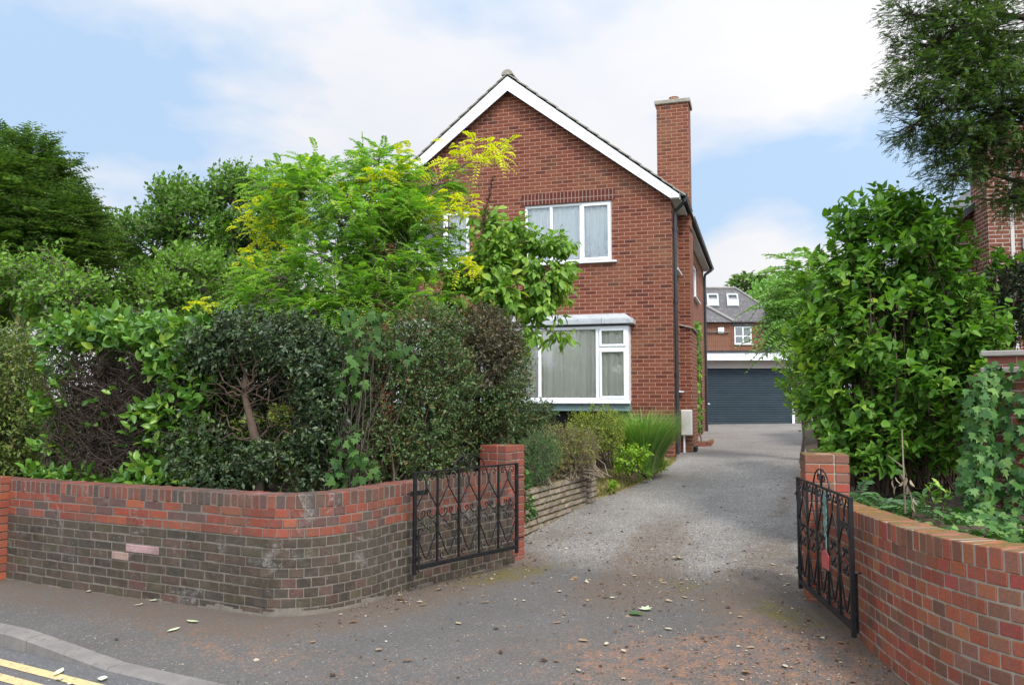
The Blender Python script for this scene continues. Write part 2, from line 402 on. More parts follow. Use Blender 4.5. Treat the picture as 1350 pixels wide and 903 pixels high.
def brick_wall(root, path, ztop, zground, header, colf, mort, bmat, thick=.215, cop=True):
    bw = MB(); cp = MB()
    # coping bricks on edge
    z0 = .105
    d = 0
    if cop:
        while d < path.len - .03:
            w = .066 if True else .1
            m = path.frame(d + w/2, ztop(d) + random.uniform(-.003, .003)) @ Matrix.Rotation(random.uniform(-.012,.012), 4, 'Z')
            cp.col = vary(colf(-1, d)); j = random.uniform(-.003, .003)
            cp.box(-w/2, w/2, j, thick + j, -.1025, 0, m)
            d += w + .010
    # courses
    k = 0
    while True:
        zo = z0 + k * .075 if cop else k * .075
        if ztop(0) - zo < min(zground(x * path.len / 10) for x in range(11)) - .12 or k > 30: break
        d = -.0 if k % 2 else -.056
        while d < path.len - .02:
            h = header(d)
            w = .1025 if h else .215
            c = d + w/2
            if c < 0: d += w + .01; continue
            zt = ztop(c) - zo
            if zt > zground(c) - .1:
                m = path.frame(c, zt) @ Matrix.Rotation(random.uniform(-.010,.010), 4, 'Z')
                bw.col = vary(colf(k, c)); j = random.uniform(-.0025, .0025)
                bw.box(-w/2, w/2, j, thick + j, -.065, 0, m)
            d += w + .010
        k += 1
    o1 = bw.build('brickwork', bmat, root, bevel=.004, colour=True)
    if cop: cp.build('coping', bmat, root, bevel=.005, colour=True)
    # mortar core
    mb = MB(); n = int(path.len / .08)
    for i in range(n):
        a = path.len * i / n; b = path.len * (i + 1) / n
        fa = path.frame(a, 0); fb = path.frame(b, 0)
        def pt(f, y, z): return f @ Vector((0, y, z))
        za, zb_ = ztop(a) - .004, ztop(b) - .004; ga, gb = zground(a) - .15, zground(b) - .15
        vsx = [pt(fa,.0035,ga), pt(fb,.0035,gb), pt(fb,thick-.006,gb), pt(fa,thick-.006,ga), pt(fa,.0035,za), pt(fb,.0035,zb_), pt(fb,thick-.006,zb_), pt(fa,thick-.006,za)]
        fs = [(4,5,6,7),(0,1,5,4),(2,3,7,6)]
        if i == 0: fs.append((3,0,4,7))
        if i == n - 1: fs.append((1,2,6,5))
        mb.add(vsx, fs)
    mb.build('mortar', mort, root)

def lcol(k, d):
    if k == -1: return pick([((.19,.055,.038),4), ((.13,.06,.048),3), ((.085,.055,.048),3), ((.24,.065,.042),2)])
    if k < 3: return pick([((.29,.062,.034),5), ((.24,.050,.032),3), ((.13,.06,.055),2), ((.34,.085,.04),1), ((.10,.055,.05),1)])
    return pick([((.054,.042,.029),5), ((.076,.051,.036),3), ((.043,.036,.029),3), ((.066,.056,.032),2), ((.10,.052,.04),1)])
lgrd = lambda d: g(*LEFT.at(d)[:2])
ltop = lambda d: .865 + .010 * d
w = empty('brick_garden_wall', (-2.6, 6.8, 0), 'long low dark brick garden wall with three red courses below its coping, left of the drive', 'wall')
brick_wall(w, LEFT, ltop, lgrd, lambda d: d > 4.15, lcol, M['mortar_dark'], M['left_brick'])
# three pale pink replacement bricks, standing a hair proud
pb = MB()
for px_, zr in ((184, 5), (205, 5), (166, 6)):
    dd = min(np.linspace(0, LEFT.len, 400), key=lambda s: abs((LEFT.at(s).x / LEFT.at(s).y) - (px_ - 675) / FPX))
    pb.col = vary((.42,.27,.24), .1)
    pb.box(-.105, .105, -.004, .1, -.064, 0, LEFT.frame(dd, ltop(dd) - .105 - .075 * zr))
pb.build('patched_brick', M['left_brick'], w, bevel=.004, colour=True)
# grey mortar skirt along the foot
sk = MB(); n = 70
for i in range(n):
    a = LEFT.len * i / n; b = LEFT.len * (i + 1) / n
    ha = -.02 + .05 * math.exp(-((i - 44) / 9.) ** 2) + .018 * math.sin(i * .9) + .02 * random.random(); 
    fa, fb = LEFT.frame(a, lgrd(a)), LEFT.frame(b, lgrd(b))
    sk.add([fa @ Vector((0,-.012,-.05)), fb @ Vector((0,-.012,-.05)), fb @ Vector((0,-.006,ha)), fa @ Vector((0,-.006,ha)), fa @ Vector((0,.02,ha)), fb @ Vector((0,.02,ha))], [(0,1,2,3),(3,2,5,4)])
sk.build('mortar_fillet', M['mortar_dark'], w)

def rcol(k, d):
    return pick([((.36,.10,.052),6), ((.33,.080,.048),4), ((.25,.105,.062),4), ((.39,.13,.060),2), ((.20,.095,.062),2), ((.36,.07,.052),1), ((.26,.11,.075),2)])
rgrd = lambda d: g(*RIGHT.at(d)[:2])
rtop = lambda d: .86 + min(.1, .04 * d)
# travel reversed so that the back of the wall lies to the right of the drive
w = empty('brick_garden_wall', (2.4, 4.2, 0), 'curved brown and red header bond wall with mossy coping beside the right gate', 'wall')
brick_wall(w, RIGHT, rtop, rgrd, lambda d: True, rcol, M['mortar_light'], M['right_brick'])

def pier(name, cx, cy, ang, zg, zt, label, cap=None, size=.33, col=rcol, mort='mortar_light'):
    r = empty(name, (cx, cy, zg), label, 'pier')
    bm_ = MB(); T = Matrix.Translation((cx, cy, 0)) @ Matrix.Rotation(ang, 4, 'Z')
    h = size / 2; k = 0; z = zt
    while z > zg - .1:
        bz = z
        for side in range(4):
            Rz = Matrix.Rotation(side * math.pi / 2, 4, 'Z')
            L_ = [(-h, -h + .1025)] if False else None
            if k % 2 == 0: seg = [(-h, -h + .215), (-h + .225, h - .1125)]
            else: seg = [(-h, -h + .1025 + .003), (-h + .1155, h - .1125)]
            for a, b in seg:
                if b - a < .02: continue
                bm_.col = vary(col(0, 0)); bm_.box(a, b, -h + random.uniform(-.0015,.0015), -h + .1025, bz - .065, bz, T @ Rz)
        z -= .075; k += 1
    bm_.build('brickwork', M['pier_brick'], r, bevel=.004, colour=True)
    mo = MB(); mo.box(-h + .008, h - .008, -h + .008, h - .008, zg - .1, zt - .004, T)
    mo.build('mortar', M[mort], r)
    if cap:
        c = MB(); c.box(-h - cap, h + cap, -h - cap, h + cap, zt + .001, zt + .05, T); c.build('cap', M['concrete'], r, bevel=.008)
    return r
pcol = lambda k, d: pick([((.27,.06,.04),4), ((.31,.075,.05),3), ((.20,.055,.042),2), ((.24,.09,.065),1)])
pier('gate_pier', -.10, 8.47, R(-35), g(-.1,8.5), 1.175, 'plain red brick pier behind the hinge of the open left gate', col=pcol)
pier('gate_pier', 2.52, 6.67, R(-13), g(2.5,6.6), 1.205, 'stubby mossy topped brick pier behind the right gate with its ornamental arch', col=rcol)
pier('gate_pier', -5.02, 7.86, R(-28), g(-5,7.9), .905, 'orange red brick pier at the far left edge, where the long wall starts', col=lambda k, d: pick([((.38,.09,.04),4), ((.33,.07,.035),3), ((.28,.08,.05),1)]), mort='mortar_dark')

# low wall of split face concrete blocks
root = empty('block_retaining_wall', (.7, 10.4, .15), 'low mossy retaining wall of rough split face blocks edging the flower bed', 'wall')
A_, B_ = Vector((.10, 9.35, 0)), Vector((1.02, 11.35, 0)); tdir = (B_ - A_).normalized(); ndir = Vector((-tdir.y, tdir.x, 0)); LL = (B_ - A_).length
bk = MB()
for k in range(9):
    d = -.1 if k % 2 else 0
    zt = .605 - k * .073
    while d < LL:
        lw = random.choice((.10, .13, .16)) - .008; c = A_ + tdir * (d + lw / 2)
        if zt > g(c.x, c.y) - .08 and d + lw > 0:
            T = Matrix(((tdir.x, ndir.x, 0, c.x), (tdir.y, ndir.y, 0, c.y), (0, 0, 1, zt), (0, 0, 0, 1)))
            bk.col = vary((.34,.285,.215), .22); j = random.uniform(.0, .018)
            e = .011; jj = [random.uniform(0, .02) for _ in range(4)]
            bk.add([(-lw/2,.02,-.066),(lw/2,.02,-.066),(lw/2,.02,0),(-lw/2,.02,0),(-lw/2+e,-jj[0],-.066+e),(lw/2-e,-jj[1],-.066+e),(lw/2-e,-jj[2],-e),(-lw/2+e,-jj[3],-e),(-lw/2,.2,0),(lw/2,.2,0)],
                   [(4,5,6,7),(0,1,5,4),(1,2,6,5),(2,3,7,6),(3,0,4,7),(3,2,9,8)], T)
        d += lw + .008
bk.build('blockwork', M['block'], root, colour=True)
mo = MB(); T = Matrix(((tdir.x, ndir.x, 0, A_.x), (tdir.y, ndir.y, 0, A_.y), (0,0,1,0), (0,0,0,1)))
mo.box(0, LL, .022, .19, -.05, .598, T); mo.build('mortar', M['mortar_dark'], root)
pr = MB(); pc = B_ + tdir * .12 + ndir * .07
for k in range(9):
    zt = .80 - k * .073
    for sd_ in range(4):
        for q in range(2):
            T = Matrix.Translation((pc.x, pc.y, 0)) @ Matrix.Rotation(math.atan2(tdir.y, tdir.x) + sd_ * math.pi/2, 4, 'Z')
            a = -.13 + q * .13; b = a + .122; pr.col = vary((.36,.30,.23), .2); j = random.uniform(0,.015); e = .012
            pr.add([(a,-.115,zt-.066),(b,-.115,zt-.066),(b,-.115,zt),(a,-.115,zt),(a+e,-.13-j,zt-.066+e),(b-e,-.13-j,zt-.066+e),(b-e,-.13-j,zt-e),(a+e,-.13-j,zt-e)],
                   [(4,5,6,7),(0,1,5,4),(1,2,6,5),(2,3,7,6),(3,0,4,7)], T)
T = Matrix.Translation((pc.x, pc.y, 0)) @ Matrix.Rotation(math.atan2(tdir.y, tdir.x), 4, 'Z')
pr.col = (.22,.18,.12); pr.box(-.125,.125,-.125,.125, .1, .797, T)
pr.build('end_pier', M['block'], root, colour=True)

# ------------------------------------------------------------------ ground sheets
def tarmac(name, smooth_c, worn_c):
    m, nt, out = newmat(name); co = objco(nt)
    A = lambda n: N(nt, 'ShaderNodeAttribute', attribute_name=n).outputs['Fac']
    big = noise_(nt, co, 1.3, 6, .65); mid = noise_(nt, co, 7, 6, .7); fine = noise_(nt, co, 130, 3, .8)
    vor = N(nt, 'ShaderNodeTexVoronoi'); vor.inputs['Scale'].default_value = 75; nt.links.new(co, vor.inputs['Vector']); fin2 = noise_(nt, co, 26, 5, .75)
    vor2 = N(nt, 'ShaderNodeTexVoronoi'); vor2.inputs['Scale'].default_value = 34; nt.links.new(co, vor2.inputs['Vector'])
    stone = ramp_(nt, math_(nt, 'FRACT', math_(nt, 'MULTIPLY', vor.outputs['Color'], 7.3)), [(0, .42), (.6, .95), (.85, 1.3), (1, 2.3)])
    c = mix_(nt, ramp_(nt, math_(nt, 'ADD', A('gravel'), math_(nt, 'MULTIPLY', math_(nt, 'SUBTRACT', mid, .5), .6)), [(.3, 0.), (.75, 1.)]), smooth_c, worn_c)
    c = mix_(nt, math_(nt, 'ADD', math_(nt, 'MULTIPLY', A('gravel'), .45), .3), c, stone, 'MULTIPLY')
    c = mix_(nt, ramp_(nt, big, [(.35, .35), (.7, 0.)]), c, tuple(x * .55 for x in smooth_c))
    # scattered pale and brown crumbs
    cr = math_(nt, 'LESS_THAN', vor2.outputs['Distance'], math_(nt, 'MULTIPLY', ramp_(nt, noise_(nt, co, 9, 3), [(.40, .1), (.75, 1.)]), .30))
    c = mix_(nt, math_(nt, 'MULTIPLY', cr, .8), c, ramp_(nt, math_(nt, 'FRACT', math_(nt, 'MULTIPLY', vor2.outputs['Color'], 5.1)), [(0, (.16,.08,.045)), (.5, (.26,.20,.14)), (1, (.45,.42,.36))]))
    # dirt, leaf crumbs and moss lie as broken specks that thicken where the attribute is high
    vf = noise_(nt, co, 75, 3, .85)
    def cover(attr, lo, hi, top, wm=.9, wf=.9, wv=1.5):
        s = math_(nt, 'ADD', A(attr), math_(nt, 'MULTIPLY', math_(nt, 'SUBTRACT', mid, .5), wm))
        s = math_(nt, 'ADD', s, math_(nt, 'MULTIPLY', math_(nt, 'SUBTRACT', fin2, .5), wf))
        s = math_(nt, 'ADD', s, math_(nt, 'MULTIPLY', math_(nt, 'SUBTRACT', vf, .5), wv))
        return ramp_(nt, s, [(lo, 0.), (hi, top)])
    c = mix_(nt, cover('dirt', .42, .86, .85, 1.0, 1.2, 2.0), c, mix_(nt, fine, (.055,.040,.030), (.17,.115,.078)))
    c = mix_(nt, cover('rust', .50, .80, .8, 1.3, 1.4, 2.6), c, mix_(nt, fine, (.17,.075,.038), (.40,.20,.11)))
    c = mix_(nt, cover('moss', .55, .8, .85, 1.5, 1.6, 1.6), c, mix_(nt, fine, (.06,.055,.015), (.16,.12,.035)))
    h = math_(nt, 'ADD', math_(nt, 'MULTIPLY', vor.outputs['Distance'], -1.2), fine)
    princ(nt, out, c, .88, .25, bump_(nt, h, .55, .006))
    return m
M['tarmac'] = tarmac('tarmac', (.108,.100,.092), (.235,.217,.195))
M['roadtar'] = tarmac('road_surface', (.12,.118,.118), (.15,.145,.14))
M['yellow'] = pm('worn_yellow_paint', (.56,.43,.20), (.44,.34,.18), 14, .85, .5, c3=(.17,.15,.13))
M['lawn'] = pm('lawn', (.04,.07,.02), (.07,.10,.03), 3, .95, .5)

gp_l = np.array([LEFT.at(s)[:2] for s in np.linspace(0, LEFT.len, 60)])
gp_r = np.array([RIGHT.at(s)[:2] for s in np.linspace(0, RIGHT.len, 60)])
def dist(X, Y, pts):
    D = np.full(X.shape, 9.)
    for p in pts: D = np.minimum(D, np.hypot(X - p[0], Y - p[1]))
    return D
def blob2(X, Y, cx, cy, rx, ry=None, a=0):
    ry = ry or rx; dx, dy = X - cx, Y - cy; c, s_ = math.cos(a), math.sin(a)
    u, v = dx * c + dy * s_, -dx * s_ + dy * c
    return np.clip(1.2 - np.hypot(u / rx, v / ry), 0, 1)
def sheet(name, a0, a1, b0, b1, da, db, mat, dz=0., attrs=True, hfun=None):
    na = int(round((a1 - a0) / da)) + 1; nb = int(round((b1 - b0) / db)) + 1
    Ag, Bg = np.meshgrid(np.linspace(a0, a1, na), np.linspace(b0, b1, nb), indexing='ij')
    den_ = .87 * .87 + .25
    X = (.87 * Ag + .5 * Bg) / den_; Y = (-.5 * Ag + .87 * Bg) / den_
    Z = G(X, Y) + dz
    if hfun is not None: Z = Z + hfun(Ag, Bg)
    P = np.stack([X, Y, Z], -1).reshape(-1, 3)
    idx = np.arange(na * nb).reshape(na, nb)
    F = np.stack([idx[:-1,:-1], idx[1:,:-1], idx[1:,1:], idx[:-1,1:]], -1).reshape(-1, 4)
    me = bpy.data.meshes.new(name); me.from_pydata(P.tolist(), [], F.tolist()); me.update()
    if attrs:
        x, y = P[:,0], P[:,1]
        dl, dr = dist(x, y, gp_l), dist(x, y, gp_r)
        edge = np.minimum(dl, dr)
        bb = .5 * x + .87 * y
        grav = np.clip((bb - 6.6) / 1.6, 0, 1)
        # line of the drive's centre
        cx = 1.25 + (y - 8) * .33
        dirt = np.clip(1.05 - dl / .75, 0, 1) + np.clip(.75 - dr / .7, 0, 1) + .95 * blob2(x, y, 1.45, 8.6, .55, 2.4, -.32) + .45 * blob2(x, y, 1.7, 7.0, 1.3, .9) + .95 * blob2(x, y, 2.35, 7.6, .5, 2.4, -.33)
        dirt += .28 * ((bb > 3.42) & (bb < 6.8)) + .5 * np.clip(1 - np.abs(bb - 3.17) / .28, 0, 1)
        dirt += .7 * np.clip(1 - np.abs(x - cx - 1.1 - .1*(y-8)) / .35, 0, 1) * (y > 10) + .5 * blob2(x, y, .55, 9.5, .35, 1.0, -.4)
        rust = 1.1 * blob2(x, y, 1.85, 4.7, 1.35, .95) + .5 * blob2(x, y, .9, 5.2, 1.6, 1.0) + .4 * blob2(x, y, -1.8, 5.6, 1.6, .4, -.5) + .5 * blob2(x, y, 1.9, 5.9, .5, .8)
        moss = .9 * blob2(x, y, .0, 7.75, .35, .95, -.75) + .85 * blob2(x, y, 2.0, 6.2, .28, .7) + .6 * blob2(x, y, 1.45, 7.2, .55, .5) + .5 * np.clip(1 - dr / .3, 0, 1) + .3 * np.clip(1 - dl / .25, 0, 1)
        for nme, arr in (('dirt', dirt), ('rust', rust), ('moss', moss), ('gravel', grav)):
            at_ = me.attributes.new(nme, 'FLOAT', 'POINT'); at_.data.foreach_set('value', np.clip(arr, 0, {'dirt': .74, 'rust': .52}.get(nme, .8)).astype(np.float32))
    o = link(name, me, mat, None, True)
    return tag(o, kind='structure')
sheet('pavement', -14, 9, 3.54, 7.0, .09, .06, M['tarmac'])
sheet('driveway', -14, 3.4, 7.0, 34, .12, .09, M['tarmac'])
sheet('road', -16, 10, -9, 3.42, .2, .15, M['roadtar'], dz=-.105)
sheet('ground', -260, 260, -200, 320, 10, 10, M['lawn'], dz=-.35, attrs=False)

# kerb: stones with their own joints, full height on the left, dropped across the drive
kb = MB()
def kh(a):   # upstand above the road
    return .105 if a < -6.05 else (.022 if a > -5.0 else .105 - (.083) * ((a + 6.05) / 1.05) ** 1.0)
def ab(a, b): den_ = .87*.87 + .25; return ((.87*a + .5*b) / den_, (-.5*a + .87*b) / den_)
a = -13.2
while a < 9:
    L_ = .912; n = 5
    for i in range(n):
        p, q = a + .004 + (L_ - .008) * i / n, a + .004 + (L_ - .008) * (i + 1) / n
        prof = lambda t: [(3.405, -.3), (3.410, kh(t) - .018), (3.425, kh(t) - .002), (3.54, kh(t) + .002), (3.544, -.3)]
        A1 = [Vector((*ab(p, b), g(*ab(p, b)) - .105 + z)) for b, z in prof(p)]
        B1 = [Vector((*ab(q, b), g(*ab(q, b)) - .105 + z)) for b, z in prof(q)]
        kb.add(A1 + B1, [(j, j + 1, j + 6, j + 5)[::-1] for j in range(4)] + ([(0,1,2,3,4)] if i == 0 else []) + ([(9,8,7,6,5)] if i == n-1 else []))
    a += L_
ko = kb.build('kerb', M['kerb'], None); tag(ko, kind='structure')
# the tarmac dips towards the dropped kerb
for o in bpy.data.objects:
    if o.name == 'pavement':
        for v in o.data.vertices:
            a_ = .87 * v.co.x - .5 * v.co.y; b_ = .5 * v.co.x + .87 * v.co.y
            drop = .105 - kh(a_)
            v.co.z -= drop * max(0, 1 - (b_ - 3.54) / .9)
# double yellow lines
for nme, b0 in (('yellow_line', 3.15), ('yellow_line', 2.975)):
    ml = MB(); n = 60
    for i in range(n):
        p, q = -15 + 24 * i / n, -15 + 24 * (i + 1) / n
        ml.quad(*[Vector((*ab(t, bb), g(*ab(t, bb)) - .101)) for t, bb in ((p, b0), (q, b0), (q, b0 + .085), (p, b0 + .085))])
    tag(ml.build(nme, M['yellow'], None), kind='structure')

# garden beds
def bed(name, poly, zf, mat, step=.35, lab=None):
    vs = [Vector(p) for p in poly]; ne = len(vs)
    xs = [p.x for p in vs]; ys = [p.y for p in vs]
    pts = list(vs); edges = [(i, (i + 1) % ne) for i in range(ne)]
    x = min(xs)
    while x < max(xs):
        y = min(ys)
        while y < max(ys):
            pts.append(Vector((x + random.uniform(-.1,.1), y + random.uniform(-.1,.1)))); y += step
        x += step
    r = mgeo.delaunay_2d_cdt(pts, edges, [tuple(range(ne))], 2, 1e-4)
    me = bpy.data.meshes.new(name)
    V3 = [(p.x, p.y, zf(p.x, p.y)) for p in r[0]]; F3 = [tuple(f) for f in r[2]]; cnt = {}
    for f in F3:
        for i in range(len(f)):
            e = (f[i], f[(i + 1) % len(f)]); k = tuple(sorted(e)); cnt.setdefault(k, []).append(e)
    for k, es in cnt.items():       # earth sides down to below the paving
        if len(es) == 1:
            a, b = es[0]; n = len(V3); V3 += [(V3[a][0], V3[a][1], -.4), (V3[b][0], V3[b][1], -.4)]; F3.append((b, a, n, n + 1))
    me.from_pydata(V3, [], F3); me.update()
    o = link(name, me, mat, None, True); return tag(o, kind='structure')
lb = [tuple((LEFT.frame(s, 0) @ Vector((0, .18, 0)))[:2]) for s in np.linspace(.05, LEFT.len - .2, 30)]
lb += [(.02, 8.75), (.05, 9.35), (.55, 10.5), (.90, 11.3), (1.02, 11.5), (1.45, 11.95), (1.95, 12.75), (2.5, 13.85), (3.04, 15.2), (3.0, 15.6), (-3.2, 17.5), (-9, 19.2), (-12, 12.2)]
EDGE = [(1.02,11.5),(1.45,11.95),(1.95,12.75),(2.5,13.85),(3.04,15.2)]
def segd(X, Y, pts):
    best = 9.
    for (ax, ay), (bx_, by) in zip(pts, pts[1:]):
        dx, dy = bx_ - ax, by - ay; t = max(0, min(1, ((X - ax) * dx + (Y - ay) * dy) / (dx*dx + dy*dy)))
        best = min(best, math.hypot(X - ax - dx*t, Y - ay - dy*t))
    return best
def zlb(X, Y):
    e = segd(X, Y, EDGE); t = min(1, e / .8); hi = .80 if Y < 8.6 else (.62 if Y > 10 else .80 - .18 * (Y - 8.6) / 1.4)
    if X < -1.5: hi = max(hi, .78)
    return (g(X, Y) - .01) * (1 - t) + hi * t + (random.uniform(-.03, .03) if t > .6 else 0)
bed('garden_soil', lb, zlb, M['soil'])
rb = [tuple((RIGHT.frame(s, 0) @ Vector((0, .18, 0)))[:2]) for s in np.linspace(.1, RIGHT.len - .05, 24)]
rb += [(7, 2), (9, 12), (13.5, 28), (9.95, 27.8), (6.4, 18), (4.4, 12), (3.3, 8.9), (2.75, 7.1), (2.72, 6.75)]
def zrb(X, Y):
    e = min(abs((X - 2.72) - (Y - 6.75) * .335), 3); t = min(1, max(0, (e - .0) / .7)) if Y > 6.7 else 1
    return (g(X, Y) + .02) * (1 - t) + max(.70, g(X, Y) + .06) * t + random.uniform(-.02, .02)
bed('garden_soil', rb, zrb, M['soil'])
vg = EDGE + [(2.75, 15.3), (2.1, 14.05), (1.5, 12.95), (1.05, 12.15)]
bed('verge', vg, lambda X, Y: (lambda e: g(X, Y) + .006 if e < .03 else zlb(X, Y) + .035)(segd(X, Y, EDGE)), M['drygrass'], .13)
# ------------------------------------------------------------------ the house
def clip(poly, a, b, c):        # keep a*x + b*z <= c
    out = []
    for i in range(len(poly)):
        p, q = poly[i], poly[(i + 1) % len(poly)]
        dp, dq = a*p[0] + b*p[1] - c, a*q[0] + b*q[1] - c
        if dp <= 0: out.append(p)
        if dp * dq < 0:
            t = dp / (dp - dq); out.append((p[0] + (q[0]-p[0])*t, p[1] + (q[1]-p[1])*t))
    return out
def wall_grid(mb, x0, x1, z0, z1, holes, to3, clips=(), reveal=.1, flip=False):
    xs = sorted({x0, x1, *[h[0] for h in holes], *[h[1] for h in holes]}); zs = sorted({z0, z1, *[h[2] for h in holes], *[h[3] for h in holes]})
    for xa, xb in zip(xs, xs[1:]):
        for za, zb_ in zip(zs, zs[1:]):
            cx, cz = (xa + xb)/2, (za + zb_)/2
            if any(h[0] < cx < h[1] and h[2] < cz < h[3] for h in holes): continue
            p = [(xa, za), (xb, za), (xb, zb_), (xa, zb_)]
            for c in clips: p = clip(p, *c)
            if len(p) > 2:
                pts = [to3(x, 0, z) for x, z in p]
                mb.poly(pts[::-1] if flip else pts)
    for h in holes:
        for (xa, za), (xb, zb_) in (((h[0],h[2]),(h[1],h[2])), ((h[1],h[2]),(h[1],h[3])), ((h[1],h[3]),(h[0],h[3])), ((h[0],h[3]),(h[0],h[2]))):
            q = [to3(xa, 0, za), to3(xa, reveal, za), to3(xb, reveal, zb_), to3(xb, 0, zb_)]
            mb.poly(q[::-1] if flip else q)

def curtain(mb, x0, x1, z0, z1, y, to3, amp=.02, wl=.12):
    n = max(6, int((x1 - x0) / .02))
    ph = random.uniform(0, 6)
    f = lambda x: y + amp * (math.sin(x / wl * 6.28 + ph) + .5 * math.sin(x / wl * 14.1 + 2 * ph))
    vs = [to3(x0 + (x1-x0)*i/n, f(x0 + (x1-x0)*i/n), z) for z in (z0, (z0+z1)/2, z1) for i in range(n + 1)]
    mb.add(vs, [(j*(n+1)+i, j*(n+1)+i+1, (j+1)*(n+1)+i+1, (j+1)*(n+1)+i) for j in range(2) for i in range(n)])
def window(parent, to3, x0, x1, z0, z1, bars, y=.04, fw=.055, lights=(), sill=True, cur='net', glass='glass', hbars=(), label=None, name='window', sash=True, mat='upvc'):
    """bars: x of mullions; lights: opening sashes as (x0,x1,z0,z1) that get a second frame"""
    def bx(mb, a, b, c, d, y0, y1):
        vs = [to3(X, Y, Z) for X, Y, Z in ((a,y0,c),(b,y0,c),(b,y1,c),(a,y1,c),(a,y0,d),(b,y0,d),(b,y1,d),(a,y1,d))]
        mb.add(vs, [(0,3,2,1),(4,5,6,7),(0,1,5,4),(1,2,6,5),(2,3,7,6),(3,0,4,7)])
    fr = MB()
    bx(fr, x0, x1, z0, z0 + fw, y, y + .06); bx(fr, x0, x1, z1 - fw, z1, y, y + .06)
    bx(fr, x0, x0 + fw, z0 + fw, z1 - fw, y, y + .06); bx(fr, x1 - fw, x1, z0 + fw, z1 - fw, y, y + .06)
    for b in bars: bx(fr, b - fw/2, b + fw/2, z0 + fw, z1 - fw, y + .002, y + .058)
    for a, b, zz in hbars: bx(fr, a, b, zz - fw/2, zz + fw/2, y + .004, y + .056)
    w = fr.build(name, M[mat], parent, bevel=.004)
    w.location = OFF[parent.name]
    if label: w['label'] = label
    if lights:
        k = .045
        for a, b, c, d in lights:
            s = MB()
            bx(s, a, b, c, c + k, y - .014, y + .03); bx(s, a, b, d - k, d, y - .014, y + .03)
            bx(s, a, a + k, c + k, d - k, y - .014, y + .03); bx(s, b - k, b, c + k, d - k, y - .014, y + .03)
            s.build('sash', M[mat], w, bevel=.004)
    gl = MB(); gl.add([to3(x0 + .01, y + .03, z0 + .01), to3(x1 - .01, y + .03, z0 + .01), to3(x1 - .01, y + .03, z1 - .01), to3(x0 + .01, y + .03, z1 - .01)], [(0,1,2,3)])
    gl.build('pane', M[glass], w)
    if sill:
        s = MB(); bx(s, x0 - .04, x1 + .10, z0 - .035, z0 - .002, y - .11, y + .05); s.build('sill', M[mat], w, bevel=.005)
    if cur:
        c = MB()
        for a, b in cur[1]: curtain(c, a, b, z0 + .02, z1 - .02, y + .10, to3, *(cur[2:] or (.02, .12)))
        c.build('curtain', M[cur[0]], w, smooth=True)
    dk = MB(); dk.add([to3(x0, y + .5, z0), to3(x1, y + .5, z0), to3(x1, y + .5, z1), to3(x0, y + .5, z1)], [(0,1,2,3)])
    return w, bx

ZB = .5; PSI = R(16.9)
H = empty('brick_house', (3.05, 15.5, ZB), 'two storey red brick house with a white trimmed gable and a tall side chimney', 'house', rz=-PSI, off=(0, 0, -ZB))
front = lambda x, y, z: (x, y, z)
side = lambda s, d, z: (-d, s, z)        # right hand wall: s runs back, d goes into the wall
W0 = -6.48; D1 = 9.2; AP = 8.04; EV = 5.47; SL = (8.02 - EV) / 3.24
fw_ = MB()
holes = [(-2.93, -1.15, 4.33, 5.53), (-5.80, -4.10, 4.33, 5.53)]
holes.append((-5.55, -.85, 1.45, 3.0))
cl = [(SL, 1, EV), (-SL, 1, EV - SL * W0)]   # z <= EV - SL*x ; z <= EV + SL*(x-W0)
wall_grid(fw_, W0, 0, .3, 8.3, holes, front, cl)
fw_.build('front_wall', M['house_brick'], H)
sw = MB()
sholes = [(.45, 1.22, 4.2, 5.25), (.45, 1.25, 1.8, 3.0), (5.0, 6.6, 4.2, 5.1), (3.5, 4.6, 1.4, 2.9)]
wall_grid(sw, 0, D1, .3, 5.5, sholes, side)
sw.build('side_wall', M['house_brick'], H)
ow = MB(); ow.quad((W0,D1,.3),(W0,0,.3),(W0,0,5.5),(W0,D1,5.5)); ow.poly([(0,D1,.3),(W0,D1,.3),(W0,D1,EV),(-3.24,D1,8.0),(0,D1,EV)])
ow.build('rear_walls', M['house_brick'], H)
fl = MB(); fl.quad((W0+.02,.12,3.6),(-.02,.12,3.6),(-.02,D1-.1,3.6),(W0+.02,D1-.1,3.6)); fl.quad((W0+.02,1.6,.6),(-.02,1.6,.6),(-.02,1.6,5.4),(W0+.02,1.6,5.4))
fl.build('interior_partition', M['soffit'], H)
# soldier courses over the first floor windows, standing 3 mm proud
for a, b in ((-3.0, -1.08), (-5.87, -4.03)):
    l = MB(); l.box(a, b, -.004, .05, 5.535, 5.755); l.build('brick_lintel', M['lintel_brick'], H)
x0, x1, z0, z1 = holes[0]
w, bx = window(H, front, x0, x1, z0, z1, [-2.38, -1.77], cur=('net', [(x0+.05, -2.40), (-2.36, -1.79), (-1.75, x1-.05)]), lights=[(-1.75, x1-.04, z0+.04, z1-.04)], label='three light window with net curtains')
# lace flowers on the net of the right light
lf = MB()
for i in range(46):
    cx = random.uniform(-1.68, -1.22); cz = z0 + .1 + abs(random.gauss(0, .22)); r_ = random.uniform(.012, .03)
    if cz > z1 - .3: continue
    lf.poly([(cx + r_*math.cos(k*1.257), .10 + .0, cz + r_*1.4*math.sin(k*1.257)) for k in range(5)])
lf.build('lace_pattern', M['upvc'], w)
x0, x1, z0, z1 = holes[1]
window(H, front, x0, x1, z0, z1, [-5.23, -4.67], cur=('net', [(x0+.05, -5.3), (-4.6, x1-.05)]), lights=[(-4.65, x1-.04, z0+.04, z1-.04)])
